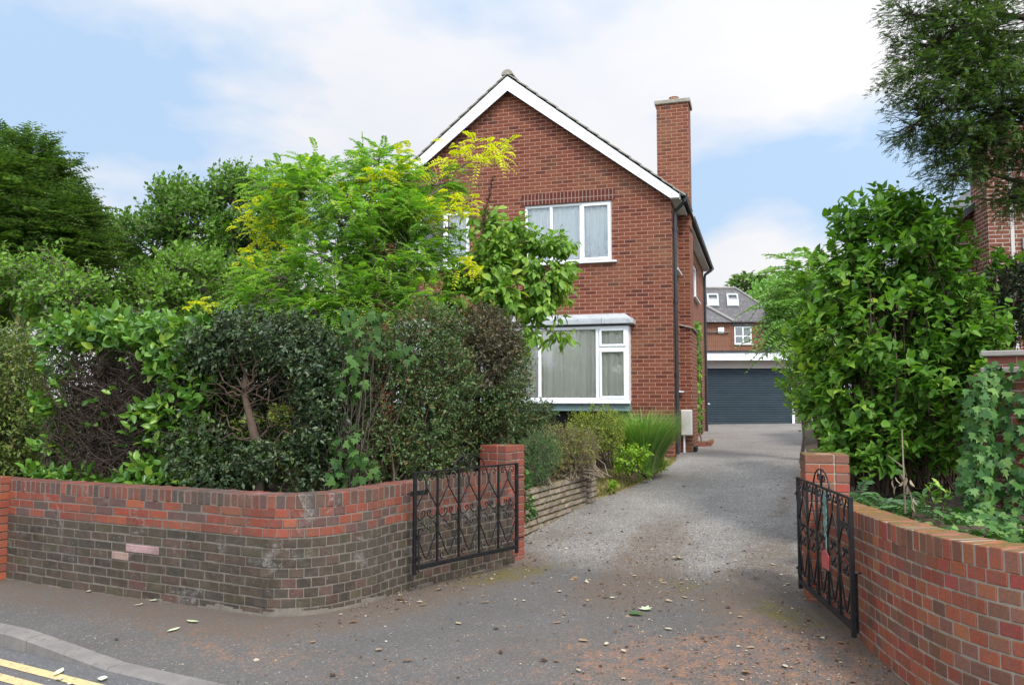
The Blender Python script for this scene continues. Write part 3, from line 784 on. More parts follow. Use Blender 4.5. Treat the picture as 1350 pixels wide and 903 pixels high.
# ground floor box bay, .3 m proud
BY = -.28
bay = lambda x, y, z: (x, y + BY, z)
bx0, bx1, bz0, bz1 = -5.60, -.80, 1.60, 3.03
w, bx = window(H, bay, bx0, bx1, bz0, bz1, [-4.95, -3.75, -2.54, -1.40], y=0, fw=.06, cur=('curtain', [(bx0+.07, bx1-.07)], .03, .22),
    hbars=[(-1.37, bx1-.05, 2.60), (bx0+.05, -4.98, 2.60)], lights=[(-1.36, bx1-.05, 2.635, bz1-.05), (-1.36, bx1-.05, bz0+.05, 2.575), (bx0+.05, -4.99, 2.635, bz1-.05)], sill=False, label='wide ground floor box bay window with closed pale curtains')
s = MB(); s.box(bx0-.03, bx1+.03, BY-.06, BY+.05, bz0-.05, bz0-.002); s.build('sill', M['upvc'], w, bevel=.006)
bs = MB()
for xx in (bx0, bx1 - .06): bs.box(xx, xx + .06, BY + .062, .04, bz0, bz1)
bs.build('bay_cheek', M['upvc'], H)
pn = MB(); pn.box(bx0, bx1, BY+.01, .02, bz0-.19, bz0-.052); 
for k in range(4): pn.box(bx0+1.1*k+.6, bx0+1.1*k+.63, BY+.004, BY+.02, bz0-.188, bz0-.054)
pn.build('bay_apron', M['tealpanel'], H, bevel=.004)
vd = MB(); vd.box(bx0+.1, bx1-.12, -.10, .0-.003, .55, bz0-.2); vd.build('bay_shadow', M['dark'], H)  # dark box painted in as the shadow below the bay
cp_ = MB()
cp_.prism([(bx0-.08,BY-.10,bz1+.03),(bx1+.10,BY-.10,bz1+.03),(bx1+.10,.0,bz1+.03),(bx0-.08,.0,bz1+.03)], (0,0,.10))
cp_.add([(bx0-.06,BY-.08,bz1+.135),(bx1+.08,BY-.08,bz1+.135),(bx1-.1,-.004,bz1+.26),(bx0+.1,-.004,bz1+.26),(bx1-.1,-.004,bz1+.12),(bx0+.1,-.004,bz1+.12)],[(0,1,2,3),(1,4,2),(0,3,5)])
for k in range(6): cp_.box(bx0+.3+k*.8, bx0+.33+k*.8, BY-.115, BY-.05, bz1+.032, bz1+.15)
cp_.build('bay_roof', M['lead'], H, bevel=.01)

# roof
OH = .26; FY = -.16; BYR = D1 + .15
def roofz(x, top=0): return 8.22 + top - SL * abs(x + 3.24)
rf = MB()
for sgn in (1, -1):
    n = 17; run = 3.24 + OH
    for i in range(n):
        u0, u1 = run * i / n, run * (i + 1) / n + .03
        xa, xb = -3.24 + sgn * u0, -3.24 + sgn * u1
        za, zb2 = 8.22 - SL * u0 + .03, 8.22 - SL * u1 + .055
        segs = 30
        for j in range(segs):
            ya = FY - .02 + (BYR - FY + .04) * j / segs; yb = ya + (BYR - FY + .04) / segs - .006
            dz = random.uniform(0, .008)
            top = [(xa,ya,za+dz),(xb,ya,zb2+dz),(xb,yb,zb2+dz),(xa,yb,za+dz)]
            bot = [(p[0],p[1],p[2]-.028) for p in top]
            fs = [(0,1,2,3),(4,7,6,5),(0,4,5,1),(1,5,6,2),(2,6,7,3),(3,7,4,0)]
            if sgn < 0: fs = [f[::-1] for f in fs]
            rf.add(top + bot, fs)
ro = rf.build('roof', M['tile'], H)
rg = MB()
for j in range(21):
    ya = FY - .03 + j * .455
    pts = []
    for yy in (ya, ya + .45):
        for k in range(7):
            w_ = math.pi * k / 6; pts.append((-3.24 + .12 * math.cos(w_), yy, 8.22 + .11 * math.sin(w_)))
    rg.add(pts, [(k, k+1, k+8, k+7) for k in range(6)] + [(0,1,2,3,4,5,6)[::-1], (7,8,9,10,11,12,13)])
rg.build('ridge_tiles', M['tile'], ro)
rd = MB()      # roof deck closes the loft
for sgn in (1, -1):
    xe = -3.24 + sgn * (3.24 + OH - .04); q = [(-3.24,FY+.05,8.19),(xe,FY+.05,8.19-SL*(3.24+OH-.04)),(xe,BYR-.03,8.19-SL*(3.24+OH-.04)),(-3.24,BYR-.03,8.19)]
    rd.poly(q if sgn > 0 else q[::-1])
rd.build('roof_deck', M['dark'], H)
for sgn in (1, -1):
    b = MB(); xe = sgn * (3.24 + .17)
    c = -3.24
    out = [(c, FY, 8.195), (c + xe, FY, 8.195 - SL * abs(xe)), (c + xe, FY, EV - .02 - 0.0), (c + xe - sgn*.17, FY, EV - .02), (c, FY, 7.90)]
    if sgn > 0: out = out[::-1]
    b.prism(out, (0, .03, 0)) if sgn > 0 else b.prism(out, (0, .03, 0))
    b.build('bargeboard', M['bargeboard'], H)
# soffits, fascias and gutters
for nm, ya, yb in (('soffit', FY + .03, 1.38), ('soffit', 1.98, BYR - .02)):
    s = MB(); s.box(.002, .17, ya, yb, EV - .03, EV - .01); s.box(.17, .19, ya, yb, EV - .05, EV + .10); s.build(nm, M['soffit'], H)
    gt = MB(); prof = [(.195 + .055 + .055 * math.cos(t), EV + .055 + .055 * math.sin(t)) for t in [math.pi * (1 + k / 8) for k in range(9)]]
    prof += [(x_ * 1.0 + (.004 if x_ > .25 else -.004) * 0, z_) for x_, z_ in []]
    vs = [(x_, y_, z_) for y_ in (ya - .04, yb) for x_, z_ in prof]; n = len(prof)
    gt.add(vs, [(i, i + 1, n + i + 1, n + i) for i in range(n - 1)] + [(i, n + i, n + i + 1, i + 1) for i in range(n - 1)])
    gt.add([(x_, ya - .041, z_) for x_, z_ in prof], [tuple(range(n))])
    gt.build('gutter', M['gutter'], H, smooth=False)
s = MB(); s.box(W0 - .19, W0 - .002, FY + .03, BYR, EV - .03, EV - .01); s.build('soffit', M['soffit'], H)
# downpipes
d = MB(); d.tube([(.25,.0,EV+.01),(.25,.0,EV-.06),(.20,.03,EV-.12),(.07,.12,EV-.22),(.055,.13,EV-.30),(.055,.13,.6)], .036, 10)
for zz in (4.9, 3.5, 2.1, .9): d.tube([(.055,.13,zz-.03),(.055,.13,zz+.03)], .046, 10)
d.build('downpipe', M['gutter'], H, smooth=False)
d = MB(); d.tube([(.25,8.9,EV+.01),(.25,8.9,EV-.06),(.08,8.75,EV-.2),(.06,8.75,EV-.3),(.06,8.75,.7)], .04, 8); d.tube([(.06,6.6,.7),(.06,6.6,2.9),(.02,6.6,2.95)], .02, 6)
d.build('downpipe', M['gutter'], H)
wp = MB(); wp.tube([(.05,9.0,.75),(.05,9.0,2.6)], .028, 6); wp.tube([(.05,9.0,1.5),(.14,9.0,1.48)], .02, 6); wp.build('waste_pipe', M['upvc'], H)
# chimney
ch = MB(); ch.box(-.42, .24, 1.40, 2.75, .42, 3.10); ch.box(-.42, .22, 1.43, 2.45, 3.10, 5.2); ch.box(-.42, .24, 1.42, 1.96, 5.2, 7.84)
co_ = ch.build('chimney', M['house_brick'], H)
cc_ = MB(); cc_.box(-.46, .28, 1.38, 2.0, 7.843, 7.93); cc_.build('chimney_cap', M['tile'], co_, bevel=.012)
pt_ = MB(); pt_.tube([(-.08,1.69,7.93),(-.08,1.69,8.0),(-.08,1.69,8.06)], [.13,.12,.105], 12); pt_.build('chimney_pot', M['orange_brick'], co_)
dc_ = MB(); dc_.prism([(-.05,1.36,3.20),(.275,1.36,3.10),(.275,1.36,3.08),(-.05,1.36,3.16)], (0,1.43,0)); dc_.build('drip_tiles', M['tile'], co_)
# meter box
mb_ = MB(); mb_.box(-.01+.02, .235, 1.20, 1.398, .90, 1.42); o = mb_.build('meter_box', M['white_box'], H, bevel=.02)
m2 = MB(); m2.tube([(.07,1.30,.9),(.07,1.30,.55)], .022, 8); m2.build('gas_pipe', M['upvc'], o)
st_ = MB(); st_.box(.06,.30,1.42,1.9,.5,.66); st_.build('step_block', M['dark'], H)
# windows of the drive side
for (a, b, c, d_), br in zip(sholes, ([], [], [5.8], [])):
    window(H, side, a, b, c, d_, br, y=.03, cur=('net', [(a + .05, b - .05)]), glass='glass_dark')

# ------------------------------------------------------------------ garage at the end of the drive
GZ = g(8, 27.8)
gr = empty('garage', (8.0, 27.8, GZ), 'flat roofed garage with a dark blue grey roller shutter ending the drive', 'garage', off=(0, 0, 0), rz=R(-2))
def bb(*a): m_ = MB(); m_.box(*a); return m_
dr_ = MB(); n = 24; hh = 1.90
for i in range(n):
    z = hh * i / n; dz = hh / n
    dr_.add([(-2.9,.0,z),(1.44,.0,z),(1.44,-.022,z+dz*.2),(-2.9,-.022,z+dz*.2),(-2.9,-.022,z+dz*.75),(1.44,-.022,z+dz*.75),(1.44,0,z+dz),(-2.9,0,z+dz)],[(0,1,2,3),(3,2,5,4),(4,5,6,7)])
dr_.box(-2.9,1.44,-.035,.01,0,.06)
dr_.build('roller_door', M['shutter'], gr)
bb(-3.1,1.50,-.10,-.04,1.87,2.17).build('header_panel', M['render'], gr)
f_ = MB(); f_.box(-3.5,1.75,-.42,-.38,2.13,2.40); f_.box(-3.5,1.75,-.38,5.8,2.13,2.16); f_.build('fascia', M['bargeboard'], gr)
bb(-3.55,1.80,-.46,5.9,2.40,2.45).build('roof', M['gutter'], gr)
bb(1.44,1.52,-.06,.0,0,1.87).build('door_jamb', M['upvc'], gr)
wl = MB(); wl.box(1.52,1.9,-.02,5.6,-.2,2.13); wl.box(-3.5,-2.9,-.02,5.6,-.2,2.13); wl.box(-3.5,1.9,5.4,5.7,-.2,2.13); wl.box(-3.1,1.9,.02,.2,1.9,2.13); wl.build('walls', M['garage_brick'], gr)

# ------------------------------------------------------------------ rear house beyond the garage
def P50(x, y, Y=50.): return at(x, y, Y)
rh = empty('rear_brick_house', (12.5, 50, .8), 'distant orange brick house with grey tiled roof and two roof windows, above the garage', 'house')
zE = 6.3; mw = MB()
to = lambda x, y, z: (x, 50 + y, z)
wh = (13.62, 14.68, 4.95, 6.05)
wall_grid(mw, 4.5, 15.45, .5, 6.35, [wh, ], to)
mw.quad((15.45,50,.5),(15.45,60,.5),(15.45,60,6.35),(15.45,50,6.35)); mw.build('wall', M['orange_brick'], rh)
bw_ = MB(); bw_.box(5, 12.95, 48.6, 49.98, .5, 6.18); bw_.build('projecting_wing', M['orange_brick'], rh)
r_ = MB()
E1 = [(4.2,49.8,6.3),(15.55,49.8,6.38),(15.62,50.67,7.35),(14.2,51.8,8.62),(4.2,51.8,8.62)]
r_.poly(E1)
r_.poly([(15.55,49.8,6.38),(15.7,60.2,6.38),(15.7,59,7.35),(15.62,50.67,7.35)]); r_.poly([(15.62,50.67,7.35),(15.7,59,7.35),(14.2,57,8.62),(14.2,51.8,8.62)])
r_.poly([(4.2,51.8,8.62),(14.2,51.8,8.62),(14.2,57,8.62),(4.2,57,8.62)])
r_.prism([(4.2,49.8,6.22),(15.55,49.8,6.30),(15.55,49.8,6.38),(4.2,49.8,6.30)], (0,.25,0))
rr = r_.build('roof', M['slate'], rh)
r2 = MB(); r2.poly([(4.5,48.3,6.15),(13.15,48.3,6.15),(11.2,50.5,7.75),(4.5,50.5,7.75)]); r2.poly([(13.15,48.3,6.15),(13.15,50.2,6.35),(11.2,50.5,7.75)])
r2.build('wing_roof', M['slate'], rh)
hp = MB(); hp.tube([(13.15,48.28,6.2),(11.2,50.45,7.82)], .09, 6); hp.tube([(4.2,51.8,8.66),(14.2,51.8,8.66),(15.6,50.67,7.4)], .08, 6); hp.build('hip_tiles', M['concrete'], rr)
window(rh, to, *wh, [14.15], y=.03, fw=.07, cur=None, hbars=[(wh[0], wh[1], 5.45)], glass='glass_dark')
vt = MB(); vt.box(12.25,12.6,48.5,48.6,5.5,5.85); vt.build('vent_window', M['upvc'], rh)
lt = MB(); lt.box(13.5,14.8,49.96,50.0,6.07,6.22); lt.build('lintel', M['slate'], rh)
def rz_(y): return 6.38 + (y - 49.8) * (8.62 - 6.38) / 2.0
for cx, nm in ((12.48, 0), (13.72, 0)):
    sk_ = MB(); ya, yb = 50.62, 51.38
    c0, c1 = cx - .36, cx + .36
    def Q(x, y, h): return (x + (y - 50.6) * .2, y - h * .75, rz_(y) + h * .67)
    def bar(a, b, ya, yb, h0, h1): sk_.add([Q(a,ya,h0),Q(b,ya,h0),Q(b,yb,h0),Q(a,yb,h0),Q(a,ya,h1),Q(b,ya,h1),Q(b,yb,h1),Q(a,yb,h1)], [(0,3,2,1),(4,5,6,7),(0,1,5,4),(1,2,6,5),(2,3,7,6),(3,0,4,7)])
    bar(c0,c0+.1,ya,yb,.0,.12); bar(c1-.1,c1,ya,yb,.0,.12); bar(c0+.1,c1-.1,ya,ya+.09,0,.14); bar(c0+.1,c1-.1,yb-.09,yb,0,.14)
    so_ = sk_.build('skylight', M['lead'], rh)
    sk_ = MB(); sk_.poly([Q(c0+.1,ya+.1,.05),Q(c1-.1,ya+.1,.05),Q(c1-.1,yb-.1,.05),Q(c0+.1,yb-.1,.05)]); sk_.build('pane', M['glass_dark'], so_)
    sk_ = MB(); sk_.poly([Q(c0+.1,ya+.13,.09),Q(c1-.1,ya+.13,.09),Q(c1-.1,ya+.42,.09),Q(c0+.1,ya+.42,.09)]); sk_.build('blind', M['upvc'], so_)
dp = MB(); dp.tube([(13.05,49.9,6.2),(13.05,49.9,.6)], .07, 6); dp.build('drainpipe', M['pink_brick'], rh)
dp = MB(); dp.tube([(15.62,49.85,7.3),(15.62,49.85,.6)], .09, 8); dp.tube([(10.5,48.5,5.62),(12.9,48.5,5.55)], .04, 6); dp.build('soil_pipe', M['gutter'], rh)

# ------------------------------------------------------------------ neighbouring house on the right
nb = empty('neighbouring_brick_house', (9.0, 15.0, .7), 'pinkish brick house with a tall chimney, half hidden at the right edge', 'house')
m_ = MB()
# gable wall facing the drive, chimney breast at its corner
m_.prism([(7.55,15.6,.4),(12.5,14.6,.4),(12.5,14.6,6.6),(10.4,15.0,6.6),(7.55,15.6,4.25)], (.6,4,0)); m_.build('wall', M['pink_brick'], nb)
c_ = MB(); T = Matrix.Translation((9.02, 14.75, 0)) @ Matrix.Rotation(R(-11), 4, 'Z'); c_.box(-.42,.48,-.3,.5,.4,6.6,T); cc2 = c_.build('chimney', M['pink_brick'], nb)
q_ = MB(); q_.box(-.30+.06-.02,-.30+.14,-.325,-.28,.4,6.6,T) if False else q_.box(-.06,.0,-.315,-.2999,.4,6.0,T); q_.build('downpipe', M['render'], nb)
r_ = MB(); r_.prism([(7.1,15.45,3.88),(10.5,14.75,6.70),(10.5,14.75,6.84),(7.1,15.45,4.02)], (.7,4.6,0)); r_.build('roof', M['gutter'], nb)
w_ = MB(); w_.box(.12,.46,-.33,-.29,3.4,4.5,T); w_.build('window', M['glass_dark'], nb)

# ------------------------------------------------------------------ right boundary wall
bwall = Path([(4.06,7.1),(4.5,6.75),(5.1,6.2),(5.8,5.4),(6.6,4.4)])
bw2 = empty('boundary_brick_wall', (4.3, 6.5, .6), 'tall orange brick boundary wall topped with stone slabs, mostly hidden under ivy at the right edge', 'wall')
brick_wall(bw2, bwall, lambda d: 1.86, lambda d: .6, lambda d: False, lambda k, d: pick([((.34,.10,.05),4),((.27,.075,.045),3),((.20,.08,.05),1)]), M['mortar_light'], M['left_brick'], cop=False)
cpw = MB(); n = 16
for i in range(n):
    a, b = bwall.len*i/n + .006, bwall.len*(i+1)/n - .006; fa, fb = bwall.frame(a, 0), bwall.frame(b, 0)
    q = [fa @ Vector((0,-.04,1.865)), fb @ Vector((0,-.04,1.865)), fb @ Vector((0,.255,1.865)), fa @ Vector((0,.255,1.865))]
    cpw.add(q + [p + Vector((0,0,.05)) for p in q], [(0,3,2,1),(4,5,6,7),(0,1,5,4),(1,2,6,5),(2,3,7,6),(3,0,4,7)])
cpw.build('coping', M['concrete'], bw2, bevel=.006)
pier('boundary_pier', 4.46, 7.32, R(-35), .65, 2.02, 'brick pier with an overhanging stone cap rising from the ivy beside the tall boundary wall', cap=.05, col=lambda k, d: pick([((.30,.09,.05),4), ((.24,.07,.045),3)]))

# ------------------------------------------------------------------ wrought iron gates
def scroll(cx, cz, r, a0, a1, sgn=1, n=12, taper=.35):
    return [(cx + sgn * r * (1 - (1 - taper) * k / n) * math.cos(a0 + (a1 - a0) * k / n), 0, cz + r * (1 - (1 - taper) * k / n) * math.sin(a0 + (a1 - a0) * k / n)) for k in range(n + 1)]
def make_gate(label, hinge, free, z):
    ang = math.atan2(free[1] - hinge[1], free[0] - hinge[0])
    r = empty('wrought_iron_gate', (hinge[0], hinge[1], z), label, 'gate', rz=ang, off=(0,0,0), group='pair of open wrought iron drive gates')
    Wd, Ht = 1.32, .84
    f = MB(); f.box(-.014,.014,-.014,.014,-.02,Ht); f.box(Wd-.014,Wd+.014,-.014,.014,-.02,Ht); f.box(.014,Wd-.014,-.008,.008,Ht-.018,Ht-.002); f.box(.014,Wd-.014,-.013,.013,.02,.055)
    f.build('gate_frame', M['iron'], r, bevel=.002)
    b = MB()
    for k in range(1, 5): b.box(k*Wd/5-.008, k*Wd/5+.008, -.008, .008, .055, Ht-.018)
    b.build('upright_bars', M['iron'], r)
    l = MB(); s_ = MB(); pw = Wd / 5
    for k in range(5):
        c = (k + .5) * pw
        for sg in (-1, 1):
            e = c + sg * (pw/2 - .008)
            # upper half: apex near the top, foot curling in to a scroll; lower half mirrored
            l.tube([(c, 0, .70), (c + sg*pw*.26, 0, .60), (e, 0, .52)], .0062, 5)
            l.tube([(c, 0, .70), (c + sg*.012, 0, .76), (c + sg*.045, 0, .815)], .0062, 5)
            l.tube([(e, 0, .325), (c + sg*pw*.26, 0, .22), (c + sg*.02, 0, .12), (c, 0, .10)], .0062, 5)
            s_.tube([(e, 0, .52)] + [(c + sg*(pw/2-.01), 0, .50), (c + sg*(pw/2-.022), 0, .455), (c + sg*pw*.30, 0, .43), (c + sg*pw*.14, 0, .445), (c + sg*.012, 0, .475)] + scroll(c + sg*.036, .485, .022, math.pi, -1.2, sg), .0058, 5)
            s_.tube([(e, 0, .325), (c + sg*(pw/2-.022), 0, .375), (c + sg*pw*.30, 0, .41), (c + sg*pw*.14, 0, .395), (c + sg*.012, 0, .365)] + scroll(c + sg*.036, .355, .022, -math.pi, 1.2, sg), .0058, 5)
            s_.tube(scroll(c + sg*pw*.26, .105, .032, -1.57, 3.2, sg, 14, .3), .0055, 5)
            s_.tube(scroll(c + sg*pw*.26, .775, .026, 1.57, -3.2, sg, 14, .3), .0055, 5)
    l.build('lattice', M['iron'], r); s_.build('scrollwork', M['iron'], r)
    a = MB(); cx = Wd * .5
    a.tube([(cx + .20*math.cos(t), 0, Ht - .01 + .125*math.sin(t)) for t in np.linspace(0, math.pi, 15)], .006, 6)
    for sg in (-1, 1): a.tube([(cx + sg*.01, 0, Ht), (cx + sg*.03, 0, Ht+.06)] + scroll(cx + sg*.065, Ht+.05, .035, math.pi, -1.5, sg), .0062, 5)
    a.box(cx-.005, cx+.005, -.005, .005, Ht-.004, Ht+.112)
    a.build('crest', M['iron'], r)
    h = MB(); h.box(Wd-.16, Wd+.03, -.022, -.012, Ht-.205, Ht-.165); h.tube([(Wd-.02, -.03, Ht-.185), (Wd+.06, -.03, Ht-.185)], .008, 6); h.build('latch', M['iron'], r)
    dbt = MB(); dbt.tube([(Wd-.02,.03,.0),(Wd-.02,.03,.36),(Wd-.02,.06,.37)], .008, 6); dbt.box(Wd-.04,Wd,.0,.03,.1,.13); dbt.box(Wd-.04,Wd,.0,.03,.28,.31); dbt.build('drop_bolt', M['iron'], r)
    hg = MB()
    for zz in (.12, .70): hg.tube([(0,0,zz-.03),(0,0,zz+.03)], .02, 8); hg.tube([(0,0,zz),(-.10,.0,zz)], .009, 6)
    hg.build('hinge', M['iron'], r)
    return r
gl_ = make_gate('open black wrought iron gate with scrolls, folded back against the dark left wall', (.045, 8.0), (-.825, 7.0), .19)
gr_ = make_gate('black wrought iron gate bearing a green leaf and red plate, by the right wall', (2.25, 6.5), (2.12, 5.2), .195)
# painted ornament of the right gate: oak leaves over a small red plate
of = MB()
zz = .80; xx = .80
for i, (dz, w_) in enumerate(((0,.030),(.045,.050),(.085,.036),(.125,.055),(.165,.040),(.205,.050),(.245,.032),(.28,.022))):
    n = 9; pts = []
    for k in range(n):
        t = 2*math.pi*k/n; rr_ = w_ * (1 if k % 2 else .72)
        pts.append((xx + rr_*math.cos(t), -.018 - .003*(i % 2), zz - dz + .75*rr_*math.sin(t)))
    of.prism(pts, (0, .006, 0))
of.box(xx-.006, xx+.006, -.016, -.010, zz-.40, zz+.02)
of.build('leaf_ornament', M['green_paint'], gr_)
rp = MB(); rp.prism([(xx-.10,-.02,zz-.51),(xx+.07,-.02,zz-.51),(xx+.07,-.02,zz-.41),(xx-.02,-.02,zz-.38),(xx-.10,-.02,zz-.41)], (0,.006,0)); rp.build('red_plate', M['red_paint'], gr_)

# brick edging by the climber
pe = empty('brick_planter', (0,0,0), 'tiny brick edged planter at the foot of the climber by the side wall', 'planter', rz=-PSI, off=(0,0,0)); pe.location = (3.05 + .12*math.cos(PSI) + 3.6*math.sin(PSI), 15.5 - .12*math.sin(PSI) + 3.6*math.cos(PSI), .6)
q_ = MB()
for i in range(5): q_.col = vary((.26,.09,.06)); q_.box(.28,.38,-.55+i*.22,-.345+i*.22,-.05,.09)
for i in range(2): q_.col = vary((.26,.09,.06)); q_.box(-.12+i*.2,.07+i*.2,-.66,-.56,-.05,.09)
q_.build('bricks', M['block'], pe, bevel=.004, colour=True); bb(-.1,.28,-.55,.5,-.05,.05).build('soil', M['soil'], pe)
# ------------------------------------------------------------------ foliage tools
def nrm(a): return a / np.maximum(np.linalg.norm(a, axis=-1, keepdims=True), 1e-9)
TM = {
 'rh': (np.array([(0,0,0),(.5,.42,.10),(0,1,-.06),(-.5,.42,.10)], float), [(0,1,2),(0,2,3)]),
 'oval': (np.array([(0,0,0),(0,.5,-.02),(0,1,-.16),(.36,.22,.07),(.48,.5,.08),(.30,.80,-.02),(-.36,.22,.07),(-.48,.5,.08),(-.30,.80,-.02)], float),
          [(0,3,4),(0,4,1),(1,4,5),(1,5,2),(0,7,6),(0,1,7),(1,8,7),(1,2,8)]),
 'heart': (np.array([(0,.06,0),(0,.5,-.03),(0,1.05,-.22),(.38,.02,.05),(.50,.32,.09),(.26,.74,-.02),(-.38,.02,.05),(-.50,.32,.09),(-.26,.74,-.02)], float),
          [(0,3,4),(0,4,1),(1,4,5),(1,5,2),(0,7,6),(0,1,7),(1,8,7),(1,2,8)]),
 'lobed': (np.array([(0,.35,.0),(0,0,.02),(.22,-.08,0),(.55,.12,-.03),(.30,.36,.03),(.42,.72,-.05),(.16,.66,.02),(0,1.1,-.14),(-.16,.66,.02),(-.42,.72,-.05),(-.30,.36,.03),(-.55,.12,-.03),(-.22,-.08,0)], float),
          [(0,k,k+1) for k in range(1,12)] + [(0,12,1)]),
 'needle': (np.array([(-.5,0,0),(.5,0,0),(0,1,0)], float), [(0,1,2)]),
 'blade': (np.array([(-.5,0,0),(.5,0,0),(-.42,.38,.0),(.42,.38,.0),(-.30,.72,-.10),(.30,.72,-.10),(0,1,-.30)], float), [(0,1,3),(0,3,2),(2,3,5),(2,5,4),(4,5,6)]),
}
def raw_mesh(name, V, F, mat, parent, rnd=None, smooth=False):
    F = np.asarray(F, np.int32); k = F.shape[1]
    me = bpy.data.meshes.new(name); me.vertices.add(len(V)); me.vertices.foreach_set('co', np.ascontiguousarray(V, np.float32).ravel())
    me.loops.add(F.size); me.loops.foreach_set('vertex_index', F.ravel())
    me.polygons.add(len(F)); me.polygons.foreach_set('loop_start', np.arange(0, F.size, k, dtype=np.int32))
    me.update(calc_edges=True)
    if rnd is not None:
        a = me.attributes.new('rnd', 'FLOAT', 'POINT'); a.data.foreach_set('value', np.clip(rnd, 0, 1).astype(np.float32))
    return link(name, me, mat, parent, smooth)
class Leaves:
    def __init__(s): s.V = []; s.F = []; s.A = []; s.n = 0
    def add(s, P, D, Nn, L, W, tm, rnd):
        T, F = TM[tm]; F = np.array(F); n = len(P)
        if n == 0: return
        D = nrm(D); S = nrm(np.cross(D, Nn)); U = np.cross(S, D)
        L = np.broadcast_to(L, n)[:, None, None]; W = np.broadcast_to(W, n)[:, None, None]
        V = P[:, None] + T[None, :, 0:1] * W * S[:, None] + T[None, :, 1:2] * L * D[:, None] + T[None, :, 2:3] * L * U[:, None]
        k = len(T); s.V.append(V.reshape(-1, 3)); s.F.append((F[None] + (np.arange(n) * k)[:, None, None] + s.n).reshape(-1, 3))
        s.A.append(np.repeat(rnd, k)); s.n += n * k
    def build(s, name, mat, parent):
        return raw_mesh(name, np.concatenate(s.V), np.concatenate(s.F), mat, parent, np.concatenate(s.A))
class Sticks:
    def __init__(s): s.V = []; s.F = []; s.n = 0
    def add(s, P0, P1, r0, r1, k=3):
        n = len(P0)
        if n == 0: return
        D = nrm(P1 - P0); ref = np.where(np.abs(D[:, 2:3]) < .9, np.array([[0,0,1.]]), np.array([[1.,0,0]]))
        A = nrm(np.cross(D, ref)); B = np.cross(D, A)
        w = 2 * np.pi * np.arange(k) / k; r0 = np.broadcast_to(r0, n)[:, None, None]; r1 = np.broadcast_to(r1, n)[:, None, None]
        C = A[:, None] * np.cos(w)[None, :, None] + B[:, None] * np.sin(w)[None, :, None]
        V = np.concatenate([P0[:, None] + C * r0, P1[:, None] + C * r1], 1)
        i = np.arange(k); j = (i + 1) % k
        F = np.stack([i, j, j + k, i + k], -1)
        s.V.append(V.reshape(-1, 3)); s.F.append((F[None] + (np.arange(n) * 2 * k)[:, None, None] + s.n).reshape(-1, 4)); s.n += n * 2 * k
    def chain(s, pts, r, k=5):          # pts (m,3) polyline, r list
        pts = np.array([tuple(p) for p in pts], float); r = np.array(r, float)
        s.add(pts[:-1], pts[1:], r[:-1], r[1:], k)
    def build(s, name, mat, parent): return raw_mesh(name, np.concatenate(s.V), np.concatenate(s.F), mat, parent, None, True)

def B3(lst):
    """[(photo x, y, distance, half width px, half height px, half depth m)] -> centres, radii"""
    C = np.array([at(b[0], b[1], b[2])[:] for b in lst]); Rr = np.array([(b[3] * b[2] / FPX, b[5], b[4] * b[2] / FPX) for b in lst])
    return C, Rr
def rdir(n):
    d = rng.normal(size=(n, 3)); return nrm(d)
def clusters(C, Rr, n, inner=.45, lump=.16, zmin=None, keep=.45):
    w = (Rr[:,0] * Rr[:,1] + Rr[:,1] * Rr[:,2] + Rr[:,0] * Rr[:,2]); w = w / w.sum()
    b = rng.choice(len(C), n, p=w); d = rdir(n)
    ph = rng.uniform(0, 6, (len(C), 3))[b]
    l = 1 + lump * (np.sin(d[:,0] * 5 + ph[:,0]) * np.cos(d[:,2] * 6 + ph[:,1]) + .6 * np.sin(d[:,1] * 9 + d[:,2] * 8 + ph[:,2]))
    rr = (inner + (1 - inner) * rng.random(n) ** .6) * l
    P = C[b] + d * Rr[b] * rr[:, None]
    # drop most of what lies deep inside another lobe
    deep = np.zeros(n, bool)
    for c, r in zip(C, Rr): deep |= (np.linalg.norm((P - c) / r, axis=1) < keep)
    ok = ~deep
    if zmin is not None: ok &= P[:, 2] > (zmin if np.isscalar(zmin) else zmin(P))
    out = nrm(d / Rr[b]); return P[ok], out[ok], b[ok]
UP = np.array([0, 0, 1.])
from mathutils import noise as mnoise
def clump(P, scale, thr, seed=0.):
    return np.array([mnoise.noise(Vector((p[0] * scale + seed, p[1] * scale, p[2] * scale * 1.25))) > thr for p in P])
def sprigs(lv, st, P, O, k, Ls, leafL, leafW, tm, up=.5, droop=0, spread=.8, tone=None, flat=.9, rs=.0025, seed_tone=.35):
    """k leaves in a spiral on a short twig at every cluster point"""
    n = len(P)
    A = nrm(O * .9 + UP * up + rng.normal(size=(n, 3)) * .45)
    Ls_ = Ls * rng.uniform(.6, 1.3, n)
    base = P - A * Ls_[:, None] * .5; tip = P + A * Ls_[:, None] * .5
    if st is not None: st.add(base, tip, rs, rs * .5)
    S = nrm(np.cross(A, UP + rng.normal(size=(n, 3)) * .2)); Bn = np.cross(S, A)
    ct = rng.random(n) if tone is None else tone
    for i in range(k):
        t = (i + .6) / k; phi = i * 2.4 + rng.random(n) * .8
        rad = S * np.cos(phi)[:, None] + Bn * np.sin(phi)[:, None]
        D = nrm(A * (.35 + .5 * t) + rad * spread - UP * droop + rng.normal(size=(n, 3)) * .15)
        Nn = nrm(UP * flat + O * .5 + rng.normal(size=(n, 3)) * .4)
        pp = base + A * (Ls_ * t)[:, None] + rng.normal(size=(n, 3)) * .004
        rn = np.clip(seed_tone * ct + (1 - seed_tone) * rng.random(n) ** 1.3, 0, 1)
        s = rng.uniform(.5, 1.25, n)
        lv.add(pp, D, Nn, leafL * s, leafW * s, tm, rn)
